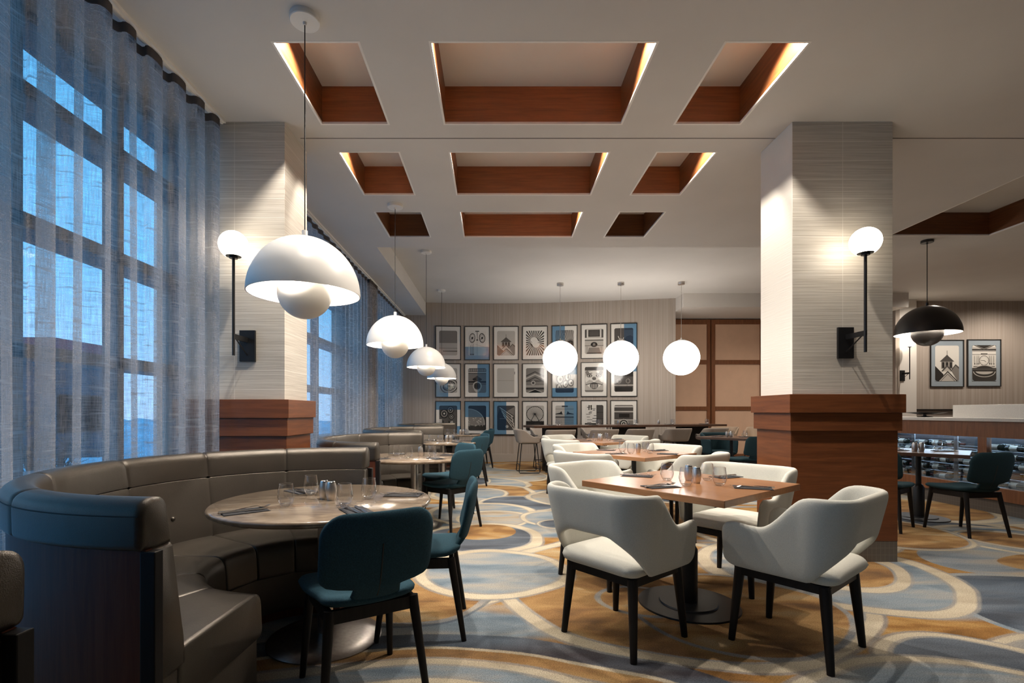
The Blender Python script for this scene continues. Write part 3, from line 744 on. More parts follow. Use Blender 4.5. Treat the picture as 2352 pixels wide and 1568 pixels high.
# ---- opal globes over the high table
def globe_proto():
    root = empty('globe_pendant'); tag(root, 'x', 'pendant lamp')
    R = .352
    m = MB(); prof = [(R * sin(a), -R * cos(a)) for a in [radians(168 * i / 40) for i in range(41)]]; m.lathe(prof, n=64); m.build('globe', M['globe'], root, angle=2)
    m = MB(); m.lathe([(0, R * .975), (.078, R * .975), (.075, R + .015), (.02, R + .02), (.015, R + .05), (0, R + .05)], n=32); m.build('collar', M['steel'], root)
    h = HIGH - 2.30
    m = MB(); m.cyl((0, 0, R + .04), (0, 0, h - .02), .005, n=8); m.build('cord', M['steel'], root)
    m = MB(); m.lathe([(0, -.055), (.065, -.055), (.068, -.05), (.068, 0), (0, 0)], (0, 0, h), 32); m.build('ceiling_canopy', M['steel'], root)
    return Proto(root)
gp = globe_proto()
for (x, y, lab) in ((1.335, 10.08, 'leftmost of the three big lit globe pendants'), (2.565, 10.03, 'middle of the three big lit globe pendants'), (3.78, 9.98, 'rightmost of the three big lit globe pendants, by the sliding doors')):
    gp.place((x, y, 2.30), 0, lab, 'lit globe pendants over the high table')

# ---- sliding doors
di = 0
for (x0, x1) in ((4.19, 5.385), (5.385, 6.72), (6.72, 8.05), (8.05, 9.36)):
    di += 1
    root = empty('door_%d' % di, ((x0 + x1) / 2, 12.3, 0)); root['kind'] = 'structure'
    hw = (x1 - x0) / 2; st = .095 if di > 1 else .085
    m = MB(); zs = (0, 0.12, 1.24, 1.35, 2.39, 2.51, 3.40, 3.51)
    m.box(-hw + .012, -hw + .012 + st, -.03, .03, .004, 3.51); m.box(hw - .012 - st, hw - .012, -.03, .03, .004, 3.51)
    for (a, c) in ((.004, .16), (1.24, 1.34), (2.39, 2.50), (3.39, 3.51)): m.box(-hw + .012 + st, hw - .012 - st, -.027, .027, a, c)
    m.build('door_frame', M['door_wood'], root, smooth=False, bevel=.003)
    for (a, c) in ((.16, 1.24), (1.34, 2.39), (2.50, 3.39)):
        p = MB(); p.box(-hw + .012 + st, hw - .012 - st, -.006, .006, a, c); p.build('panel', M['panel_fabric'], root, smooth=False)

# ---- pictures
INK = {}
for key, v in dict(k=(.018, .017, .016), d=(.06, .055, .05), m=(.16, .145, .13), l=(.36, .335, .30), w=(.56, .53, .48)).items():
    INK[key] = simple('print_ink_' + key, v, .12, coat=.6)
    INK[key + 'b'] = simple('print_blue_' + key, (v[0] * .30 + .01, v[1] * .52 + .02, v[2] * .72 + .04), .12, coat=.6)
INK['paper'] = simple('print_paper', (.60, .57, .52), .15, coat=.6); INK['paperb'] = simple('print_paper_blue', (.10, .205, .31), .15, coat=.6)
INK['bluegrey'] = simple('print_paper_bluegrey', (.24, .28, .31), .15, coat=.5)
KEYS = list(INK.keys())
def clip(poly, x0, y0, x1, y1):
    def cl(p, ins, inter):
        out = []
        for i in range(len(p)):
            a, c = p[i - 1], p[i]
            if ins(c):
                if not ins(a): out.append(inter(a, c))
                out.append(c)
            elif ins(a): out.append(inter(a, c))
        return out
    def ix(v): return lambda a, c: (v, a[1] + (c[1] - a[1]) * (v - a[0]) / (c[0] - a[0]))
    def iy(v): return lambda a, c: (a[0] + (c[0] - a[0]) * (v - a[1]) / (c[1] - a[1]), v)
    p = cl(poly, lambda q: q[0] >= x0 - 1e-9, ix(x0))
    if p: p = cl(p, lambda q: q[0] <= x1 + 1e-9, ix(x1))
    if p: p = cl(p, lambda q: q[1] >= y0 - 1e-9, iy(y0))
    if p: p = cl(p, lambda q: q[1] <= y1 + 1e-9, iy(y1))
    return p
class Art:
    """flat print: polygons in a -1..1 x -1..1 field, y up"""
    def __init__(s): s.items = []
    def poly(s, p, c): s.items.append((list(p), c))
    def rect(s, x0, y0, x1, y1, c): s.poly([(x0, y0), (x1, y0), (x1, y1), (x0, y1)], c)
    def line(s, a, b_, w, c):
        dx, dy = b_[0] - a[0], b_[1] - a[1]; l = sqrt(dx * dx + dy * dy) or 1; nx, ny = -dy / l * w / 2, dx / l * w / 2
        s.poly([(a[0] + nx, a[1] + ny), (a[0] - nx, a[1] - ny), (b_[0] - nx, b_[1] - ny), (b_[0] + nx, b_[1] + ny)], c)
    def disc(s, cx, cy, rx, ry, c, n=28, rot=0):
        s.poly([(cx + rx * cos(t) * cos(rot) - ry * sin(t) * sin(rot), cy + rx * cos(t) * sin(rot) + ry * sin(t) * cos(rot)) for t in [2 * pi * i / n for i in range(n)]], c)
def art(kind):
    A = Art()
    if kind in ('tower', 'tower2'):
        A.rect(-1, -1, 1, 1, 'l' if kind == 'tower' else 'w')
        A.line((0, 1.0 * .35), (0, .72), .035, 'k')
        A.poly([(-.32, .30), (0, .46), (.32, .30), (.18, .34), (-.18, .34)], 'd'); A.poly([(-.30, .28), (0, .50), (.30, .28)], 'd')
        A.poly([(-.62, .10), (-.30, .30), (.30, .30), (.62, .10)], 'd')
        A.rect(-.48, -.30, .48, .10, 'm')
        for x in (-.32, 0, .32): A.rect(x - .09, -.25, x + .09, .06, 'k'); A.rect(x + .12, -.28, x + .16, .10, 'l')
        A.poly([(-.5, -.45), (0, -.08), (.5, -.45)], 'd'); A.poly([(-.35, -.45), (0, -.2), (.35, -.45)], 'l')
        A.poly([(-1, -.15), (-.3, -.62), (-.5, -1), (-1, -1)], 'k'); A.poly([(1, -.2), (.72, -.05), (.35, -.4), (.9, -1), (1, -1)], 'm')
        A.line((.4, -.35), (.72, -.08), .07, 'd'); A.line((.72, -.08), (1, -.28), .07, 'd')
        A.poly([(-.75, -1), (.05, -.45), (.85, -1)], 'l'); A.line((-.75, -1), (.05, -.46), .06, 'k'); A.line((.05, -.46), (.85, -1), .06, 'k')
        A.line((-.55, -1), (.05, -.6), .03, 'd'); A.line((.05, -.6), (.65, -1), .03, 'd')
    elif kind == 'clocks':
        A.rect(-1, -1, 1, 1, 'w')
        for (cx, rot) in ((-.55, -.25), (.55, .25)):
            A.disc(cx, .42, .34, .40, 'k', rot=rot); A.disc(cx, .42, .28, .34, 'w', rot=rot)
            for i in range(12):
                t = 2 * pi * i / 12; A.line((cx + .18 * cos(t), .42 + .23 * sin(t)), (cx + .26 * cos(t), .42 + .32 * sin(t)), .05, 'k')
            A.disc(cx, .42, .10, .12, 'd'); A.line((cx, .42), (cx - .12, .30), .05, 'k'); A.line((cx, .42), (cx + .13, .46), .04, 'k')
        A.rect(-.22, .93, .22, 1, 'k'); A.line((0, .95), (0, .25), .05, 'd'); A.disc(0, .26, .13, .05, 'd')
        A.line((0, .2), (0, -1), .02, 'm')
        for x in (-.75, -.58, -.42): A.line((x, -.15 + (x + .7) * .4), (x, -.95), .03, 'd'); A.rect(x - .05, -.98, x + .05, -.86, 'k')
        A.line((-.2, -.1), (1, -.35), .015, 'm')
    elif kind == 'rays':
        A.rect(-1, -1, 1, 1, 'w'); n = 30
        for i in range(n):
            t = 2 * pi * i / n; u = t + pi / n * .98
            A.poly([(.42 * cos(t) - .05, .10 + .34 * sin(t)), (3 * cos(t), .05 + 3 * sin(t)), (3 * cos(u), .05 + 3 * sin(u)), (.42 * cos(u) - .05, .10 + .34 * sin(u))], 'k')
        A.disc(-.03, .06, .50, .42, 'k'); A.disc(-.10, .16, .42, .32, 'w'); A.disc(.10, -.06, .42, .32, 'w')
        A.line((-.5, .18), (-.33, .02), .03, 'k'); A.line((.3, .02), (.6, .02), .03, 'k')
    elif kind == 'arches':
        A.rect(-1, -1, 1, 1, 'm')
        for cx in (-.75, .65):
            for i in range(15):
                t = pi * i / 14; A.line((cx + .5 * cos(t), -.25 + .55 * sin(t)), (cx + .95 * cos(t), -.2 + 1.25 * sin(t)), .05, 'l')
            A.disc(cx, -.35, .48, .52, 'k'); A.rect(cx - .48, -1, cx + .48, -.35, 'k')
            for k in (-.3, 0, .3): A.line((cx + k, -1), (cx + k, .05), .03, 'm')
            A.line((cx - .45, -.6), (cx + .45, -.6), .03, 'm')
    elif kind == 'facade':
        A.rect(-1, -1, 1, 1, 'l'); A.rect(-.62, .38, .62, .92, 'k'); A.rect(-.52, .45, .52, .86, 'd')
        for s_ in (-1, 1): A.rect(s_ * .70 - .05, .3, s_ * .70 + .05, .95, 'w'); A.poly([(s_ * 1, .3), (s_ * .8, .3), (s_ * .8, .95), (s_ * 1, .95)], 'd')
        A.rect(-1, .18, 1, .26, 'w'); A.rect(-1, .06, 1, .12, 'd'); A.disc(0, -.25, .36, .2, 'k'); A.disc(0, -.25, .14, .12, 'm')
        A.rect(-1, -.36, 1, -.32, 'd'); A.poly([(-.7, -.9), (-.55, -.5), (.55, -.5), (.7, -.9)], 'm'); A.rect(-.8, -.98, .8, -.9, 'k')
        for s_ in (-1, 1): A.line((s_ * .75, -.95), (s_ * .75, -.4), .03, 'd')
    elif kind == 'statue':
        A.rect(-1, -1, 1, 1, 'd'); A.poly([(0, -.6), (0, .05), (.3, .35), (.7, .42), (1, .3), (1, -.6)], 'k')
        A.poly([(-.5, -.6), (-.42, -.1), (-.35, .05), (-.25, .08), (-.15, 0), (-.05, -.1), (.1, -.6)], 'w')
        A.line((-.4, .05), (-.6, .38), .06, 'w'); A.line((-.2, 0), (0, .25), .05, 'w'); A.disc(-.3, .12, .08, .08, 'w'); A.rect(.1, .85, 1, 1, 'k')
        A.rect(-1, -1, 1, -.55, 'm')
    elif kind == 'rosette':
        A.rect(-1, -1, 1, 1, 'l'); A.disc(.1, -.45, 1.0, .60, 'd', 40, .1); A.disc(.1, -.45, .88, .52, 'l', 40, .1); A.disc(.1, -.45, .72, .42, 'k', 36, .1)
        for i in range(20):
            t = 2 * pi * i / 20; A.line((.1 + .25 * cos(t), -.45 + .14 * sin(t)), (.1 + .62 * cos(t), -.45 + .36 * sin(t)), .05, 'w')
        A.disc(.1, -.45, .2, .12, 'l'); A.disc(.1, -.45, .1, .06, 'd'); A.rect(-1, .25, 1, .32, 'm')
    elif kind == 'balcony':
        A.rect(-1, -1, 1, 1, 'm'); A.rect(-1, .72, 1, 1, 'd')
        for i in range(9): A.rect(-.95 + i * .22, .74, -.85 + i * .22, .95, 'l')
        A.rect(-1, .60, 1, .68, 'l'); A.rect(-1, .55, 1, .60, 'k'); A.rect(-1, -.18, 1, -.05, 'k'); A.rect(-1, -.32, 1, -.25, 'd')
        A.poly([(-.55, .1), (0, .4), (.55, .1), (.35, -.05), (-.35, -.05)], 'd'); A.disc(-.3, .1, .2, .08, 'k'); A.disc(.3, .1, .2, .08, 'k')
        A.disc(0, -.45, .5, .38, 'l'); A.disc(0, -.45, .38, .29, 'd')
        for x in (-.2, 0, .2): A.disc(x, -.45, .07, .2, 'k')
        A.poly([(-.4, -.75), (.4, -.75), (.1, -.98), (-.1, -.98)], 'l')
    elif kind in ('pale', 'coffer_reflection'):  # reflections in the picture glass, painted as pale shapes
        A.rect(-1, -1, 1, 1, 'l')
        if kind == 'pale': A.rect(-1, -.02, .9, 0, 'm'); A.rect(.92, -1, 1, 1, 'w'); A.rect(.93, .5, .99, .72, 'd'); A.rect(-1, -1, .9, -.02, 'l')
        else: A.rect(-1, .0, 1, 1, 'm'); A.rect(-1, -.45, 1, -.4, 'm'); A.rect(-.6, -.7, 1, -.62, 'd')
    elif kind == 'arch':
        A.rect(-1, -1, 1, 1, 'm')
        for k, c in ((.75, 'd'), (.55, 'l'), (.3, 'd')): A.poly([(-1, k - .35), (0, k), (1, k - .35), (1, k - .45), (0, k - .1), (-1, k - .45)], c)
        A.rect(-1, -.1, 1, 0, 'd'); A.disc(-.2, -.2, .25, .18, 'l'); A.disc(-.2, -.2, .15, .1, 'd'); A.rect(-1, -.5, 1, -.42, 'l'); A.rect(-1, -.72, 1, -.62, 'k')
        A.poly([(-.9, -1), (0, -.65), (.9, -1)], 'k'); A.line((-.9, -1), (0, -.72), .05, 'l'); A.line((0, -.72), (.9, -1), .05, 'l')
    elif kind == 'carving':
        A.rect(-1, -1, 1, 1, 'l')
        for (x, y, r) in ((-.5, .1, .4), (.35, .25, .35), (.1, -.3, .3), (.7, -.2, .3), (-.6, -.55, .3)):
            A.disc(x, y, r, r, 'd'); A.disc(x, y, r * .75, r * .75, 'w'); A.disc(x + .05, y - .03, r * .35, r * .3, 'm')
        A.line((.3, .8), (.5, .1), .12, 'k'); A.line((.5, .1), (.2, -.3), .1, 'k'); A.rect(-1, -1, 1, -.62, 'k'); A.rect(-1, -.66, 1, -.60, 'm')
    elif kind == 'mask':
        A.rect(-1, -1, 1, 1, 'l'); A.rect(-1, .72, 1, 1, 'd'); A.disc(0, .0, .95, .72, 'w'); A.poly([(-.95, .6), (-.8, .35), (-.5, .5), (-.7, .75)], 'm'); A.poly([(.95, .6), (.8, .35), (.5, .5), (.7, .75)], 'm')
        for s_ in (-1, 1):
            A.disc(s_ * .5, .30, .30, .14, 'd'); A.disc(s_ * .5, .29, .22, .10, 'l'); A.disc(s_ * .5, .29, .07, .07, 'k'); A.line((s_ * .2, .50), (s_ * .85, .44), .07, 'm')
            A.poly([(s_ * .1, -.12), (s_ * .5, -.02), (s_ * .95, -.3), (s_ * .6, -.4), (s_ * .2, -.32)], 'l'); A.line((s_ * .2, -.3), (s_ * .9, -.42), .06, 'd')
        A.disc(0, .08, .22, .14, 'm'); A.disc(-.1, .05, .05, .05, 'k'); A.disc(.1, .05, .05, .05, 'k')
        A.disc(0, -.5, .45, .28, 'd')
        for i in range(7): A.rect(-.32 + i * .1, -.72, -.27 + i * .1, -.38, 'l')
        A.rect(-1, -1, 1, -.85, 'm')
    elif kind == 'ledge':
        A.rect(-1, -1, 1, 1, 'd'); A.rect(-1, -.52, 1, -.44, 'l'); A.rect(-1, .2, 1, 1, 'k')
        for x in (-.5, .45): A.disc(x, -.15, .25, .2, 'm'); A.disc(x, -.15, .15, .12, 'd')
        A.rect(-.9, -.98, .9, -.62, 'k'); A.line((.35, -1), (.35, .2), .02, 'k')
    elif kind == 'gears':
        A.rect(-1, -1, 1, 1, 'd'); A.rect(-1, -1, -.7, -.1, 'l')
        for (x, y, r) in ((-.45, .35, .48), (.25, .65, .4), (.35, .1, .3)):
            A.disc(x, y, r, r * .8, 'k'); A.disc(x, y, r * .75, r * .6, 'm'); A.disc(x, y, r * .5, r * .4, 'k'); A.disc(x, y, r * .2, r * .16, 'l')
        A.rect(-.65, -1, -.5, -.2, 'k'); A.poly([(-.45, -1), (-.35, -.45), (-.2, -1)], 'w'); A.rect(.25, -1, .36, -.3, 'w'); A.line((.4, -.25), (.85, -.85), .09, 'l'); A.rect(0, -1, .2, -.25, 'k')
    elif kind == 'moon':
        A.rect(-1, -1, 1, 1, 'k'); A.disc(-.95, -.45, 1.8, 1.2, 'l', 60); A.disc(-.97, -.45, 1.74, 1.16, 'm', 60)
        r = random.Random(2)
        for i in range(40): A.disc(r.uniform(-1, .5), r.uniform(-.75, 0), .05, .03, r.choice('lwm'), 8)
        for i in range(14): A.disc(-1 + i * .16, -.85 + r.uniform(0, .12), .14, .16, 'k', 12)
        A.rect(-1, -1, 1, -.85, 'k')
    elif kind == 'beams':
        A.rect(-1, -1, 1, 1, 'd'); A.poly([(-1, -1), (-1, .2), (-.6, .9), (.1, .2), (-.1, -1)], 'k')
        for k in range(5): A.line((-.7 + k * .1, .85 - k * .16), (.8 + k * .04, .1 - k * .28), .05, 'l' if k % 2 else 'w')
        A.line((.6, .2), (.95, -.95), .08, 'l'); A.line((.45, -.2), (.75, -.95), .04, 'm'); A.rect(-.7, -.08, .4, -.04, 'm'); A.disc(.1, -.7, .18, .12, 'l'); A.poly([(.1, .55), (.95, .9), (.9, .2)], 'm')
    elif kind == 'wheel':
        A.rect(-1, -1, 1, 1, 'l'); A.disc(0, .32, .95, .62, 'k', 44); A.disc(0, .32, .90, .585, 'l', 44)
        for i in range(28):
            t = 2 * pi * i / 28; A.line((0, .32), (.91 * cos(t), .32 + .59 * sin(t)), .012, 'd'); A.disc(.96 * cos(t), .32 + .625 * sin(t), .045, .03, 'k', 6)
        A.line((0, .32), (-.55, -.35), .05, 'k'); A.line((0, .32), (.55, -.35), .05, 'k'); A.disc(0, .32, .08, .055, 'k', 12)
        A.rect(-1, -1, 1, -.35, 'k')
        for i in range(12): A.disc(-1 + i * .19, -.32, .13, .08, 'k', 10)
        A.poly([(-.5, -.75), (.7, -.62), (.7, -.56), (-.5, -.66)], 'm')
    elif kind == 'birds':
        A.rect(-1, -1, 1, 1, 'l'); A.rect(-.3, .88, .35, 1, 'd'); A.rect(-1, .70, 1, .74, 'm')
        for k in range(14): A.rect(-1, -.9 + k * .085, 1, -.86 + k * .085, 'm')
        A.rect(-1, .02, 1, .14, 'd'); A.rect(-1, .14, 1, .18, 'w')
        A.poly([(-1, .34), (-.5, .42), (-.35, .55), (-.2, .28), (-.55, .30), (-1, .29)], 'k'); A.poly([(1, .34), (.5, .42), (.35, .55), (.2, .28), (.55, .30), (1, .29)], 'k')
    elif kind == 'stack':
        A.rect(-1, -1, 1, 1, 'w'); A.rect(.25, -1, 1, 1, 'd')
        r = random.Random(4)
        for k in range(16):
            x = r.uniform(-.95, .0); y = -.75 + k * .11; A.rect(x, y, x + r.uniform(.25, .6), y + .05, r.choice('kdm'))
        A.rect(-1, -.62, .3, -.45, 'k'); A.rect(-.6, .6, -.5, 1, 'k'); A.rect(-.35, .6, -.25, 1, 'k'); A.rect(.3, .4, 1, .42, 'k'); A.rect(.3, -.1, 1, -.08, 'k')
    elif kind == 'emblem':
        A.rect(-1, -1, 1, 1, 'd'); A.rect(-1, .82, 1, .88, 'w'); A.rect(-1, .90, 1, 1, 'm'); A.rect(-1, .42, 1, .52, 'l'); A.rect(-.5, .0, .6, .3, 'k'); A.rect(-1, -.22, 1, -.14, 'l')
        A.rect(-1, -1, 1, -.22, 'm')
        A.disc(0, -.45, .42, .26, 'k'); A.disc(0, -.45, .30, .18, 'l'); A.disc(0, -.47, .18, .11, 'k'); A.disc(0, -.5, .08, .05, 'w')
        for i in range(9):
            t = pi * i / 8; A.disc(.44 * cos(t), -.42 + .28 * sin(t), .06, .04, 'l', 8)
        for s_ in (-1, 1):
            for k in range(3): A.disc(s_ * (.55 + k * .16), -.55 - .03 * k, .09, .08, 'k', 10); A.disc(s_ * (.55 + k * .16), -.55 - .03 * k, .045, .04, 'w', 8)
    elif kind == 'station':
        A.rect(-1, -1, 1, 1, 'w'); A.rect(-1, .68, 1, .9, 'l'); A.poly([(-.7, 1), (0, .8), (.7, 1)], 'k'); A.line((-1, 1.05), (0, .76), .05, 'd'); A.line((1, 1.05), (0, .76), .05, 'd')
        A.rect(-1, .72, 1, .79, 'k'); A.rect(-1, .66, 1, .69, 'k'); A.rect(-1, .46, 1, .49, 'm'); A.rect(-.28, .49, .28, .54, 'd')
        A.disc(0, .14, .42, .28, 'm'); A.disc(0, .14, .36, .24, 'w'); A.line((0, .14), (.16, .06), .03, 'k'); A.line((0, .14), (-.26, .14), .02, 'k')
        for i in range(12):
            t = 2 * pi * i / 12; A.line((.27 * cos(t), .14 + .18 * sin(t)), (.31 * cos(t), .14 + .205 * sin(t)), .02, 'd')
        A.poly([(-.25, -.12), (.25, -.12), (0, -.2)], 'd'); A.rect(-.9, -.22, .9, -.17, 'm'); A.rect(-1, -.42, 1, -.28, 'k'); A.rect(-1, -.46, 1, -.43, 'm')
        for s_ in (-1, 1):
            for k in (.45, .6, .8): A.rect(s_ * k - .04, .0, s_ * k + .04, .4, 'l'); A.disc(s_ * k, -.05, .05, .035, 'd', 8)
        A.rect(-1, -1, 1, -.46, 'k'); A.disc(0, -.46, .95, .34, 'l', 40); A.disc(0, -.46, .88, .30, 'k', 40); A.disc(0, -.46, .75, .18, 'l', 40); A.rect(-1, -.48, 1, -.28, 'k'); A.rect(-1, -.36, 1, -.34, 'm')
    return A
def picture(name, x, y, z, w, h, rz, kind, blue, lab, group, mat_key='paper', k_print=(.745, .755)):
    """blue: rect in -1..1 over the whole sheet that is tinted blue"""
    root = empty(name, (x, y, z), rz); tag(root, lab, 'picture', group)
    t = .018; m = MB(); d = .028
    m.box(-w / 2, -w / 2 + t, -d, 0, -h / 2, h / 2); m.box(w / 2 - t, w / 2, -d, 0, -h / 2, h / 2)
    m.box(-w / 2 + t, w / 2 - t, -d, 0, -h / 2, -h / 2 + t); m.box(-w / 2 + t, w / 2 - t, -d, 0, h / 2 - t, h / 2)
    m.build('frame', M['frame_black'], root, smooth=False)
    iw, ih = w / 2 - t, h / 2 - t
    mats = [INK[q] for q in KEYS]
    def emitp(mb, poly, key, lay, base):
        if len(poly) < 3: return
        mb.m = KEYS.index(key)
        mb.add([(p[0] * iw, base - lay * .00018, p[1] * ih) for p in poly], [tuple(range(len(poly)))])
    mb = MB(); emitp(mb, [(-1, -1), (1, -1), (1, 1), (-1, 1)], mat_key, 0, -.014)
    if blue:
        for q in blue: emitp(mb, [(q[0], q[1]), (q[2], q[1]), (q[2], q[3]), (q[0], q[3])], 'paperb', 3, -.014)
    mbo = mb.build('mat_board', mats, root, smooth=False)
    A = art(kind); mb = MB(); lay = 8; kx, ky = k_print
    rr = .10; asp = iw / ih
    # rounded print corners: paper coloured quarter-negatives drawn on top
    for (poly, c) in A.items:
        p = clip(poly, -1, -1, 1, 1); p = [(a * kx, b_ * ky) for a, b_ in p]
        emitp(mb, p, c, lay, -.014)
        if blue:
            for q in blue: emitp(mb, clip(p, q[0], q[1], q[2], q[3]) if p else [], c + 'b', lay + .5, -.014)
        lay += 1
    for sx in (-1, 1):
        for sy in (-1, 1):
            C = (sx * kx, sy * ky); R_ = (.13, .13 * asp)
            cx, cy = C[0] - sx * R_[0], C[1] - sy * R_[1]
            pts = [(C[0] + sx * .004, C[1] + sy * .004)] + [(cx + sx * R_[0] * cos(t), cy + sy * R_[1] * sin(t)) for t in [radians(90 * i / 6) for i in range(7)]]
            for i in range(1, 7):
                tri = [pts[0], pts[i], pts[i + 1]]; emitp(mb, tri, mat_key, lay, -.014)
                if blue:
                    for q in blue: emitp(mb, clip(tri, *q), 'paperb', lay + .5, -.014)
    mb.build('print', mats, mbo, smooth=False)
    return root
top_b, bot_b, left_b, right_b = (-1, .05, 1, 1), (-1, -1, 1, -.22), (-1, -1, .02, 1), (.02, -1, 1, 1)
PICS = [
 [('coffer_reflection', None, 'framed picture with painted pale reflection of the ceiling, top left of the picture wall'),
  ('clocks', [bot_b], 'framed print of two round clocks over a blue strip'),
  ('tower', None, 'framed print of a pointed roof tower, all white mat, top row'),
  ('rays', None, 'framed print of dark rays round a white swirl'),
  ('arches', [left_b], 'framed print of brick arches, left half blue, behind the first globe'),
  ('facade', None, 'framed print of a stone facade between two lit globes, top row'),
  ('statue', [right_b], 'framed dark print of a statue, right half blue, top right corner')],
 [('rosette', [(-1, -1, .0, 1)], 'framed print of a round rosette behind the farthest white pendant'),
  ('balcony', [right_b], 'framed print of a balcony carving, right half blue, middle row'),
  ('pale', None, 'framed picture with a painted cream glass reflection in the middle row'),
  ('arch', None, 'framed print of a stone arch, below the rays print'),
  ('carving', [(-1, .35, 1, 1), (-1, -1, 1, -.47)], 'framed print of round carvings with a blue strip at the bottom'),
  ('mask', None, 'framed print of a grinning carved stone face'),
  ('ledge', [(.0, .45, 1, 1)], 'framed dark print of a stone ledge, middle row, far right')],
 [('gears', [(-1, .5, 1, 1), (.7, -1, 1, -.5)], 'framed print of carved wheels, bottom row, far left behind the booths'),
  ('moon', [(-1, .05, 1, 1)], 'framed dark print of a pale dome with a blue upper half'),
  ('beams', [left_b], 'framed dark print of slanting beams, left half blue'),
  ('wheel', None, 'framed print of a big ferris wheel'),
  ('birds', [(.0, -1, 1, 1)], 'framed print of two birds over ledges, right part blue'),
  ('stack', None, 'framed brown and white print of stacked shapes, bottom row'),
  ('emblem', None, 'framed dark print with a carved crest, bottom row, far right')]]
pxs = [-1.132, -.432, .268, .968, 1.672, 2.358, 3.035]
for r_, z in enumerate((2.868, 1.964, 1.058)):
    for c_, x in enumerate(pxs):
        kind, blue, lab = PICS[r_][c_]
        y = wall_y(x); sl = (wall_y(x + .05) - wall_y(x - .05)) / .1
        zz = z + (0.012 if c_ > 4 else 0)
        picture('framed_picture', x, y - .006, zz, .618, .825, atan2(sl, 1), kind, blue, lab, 'framed prints on the curved back wall')
picture('framed_picture', 10.735, 11.70, 2.355, .80, 1.12, 0, 'tower2', None, 'framed print of a spired tower on blue grey mat, behind the black pendant', 'pair of blue grey matted prints', 'bluegrey', (.74, .78))
picture('framed_picture', 11.615, 11.70, 2.365, .80, 1.12, 0, 'station', None, 'framed print of a station clock on blue grey mat, right of the tower print', 'pair of blue grey matted prints', 'bluegrey', (.74, .78))

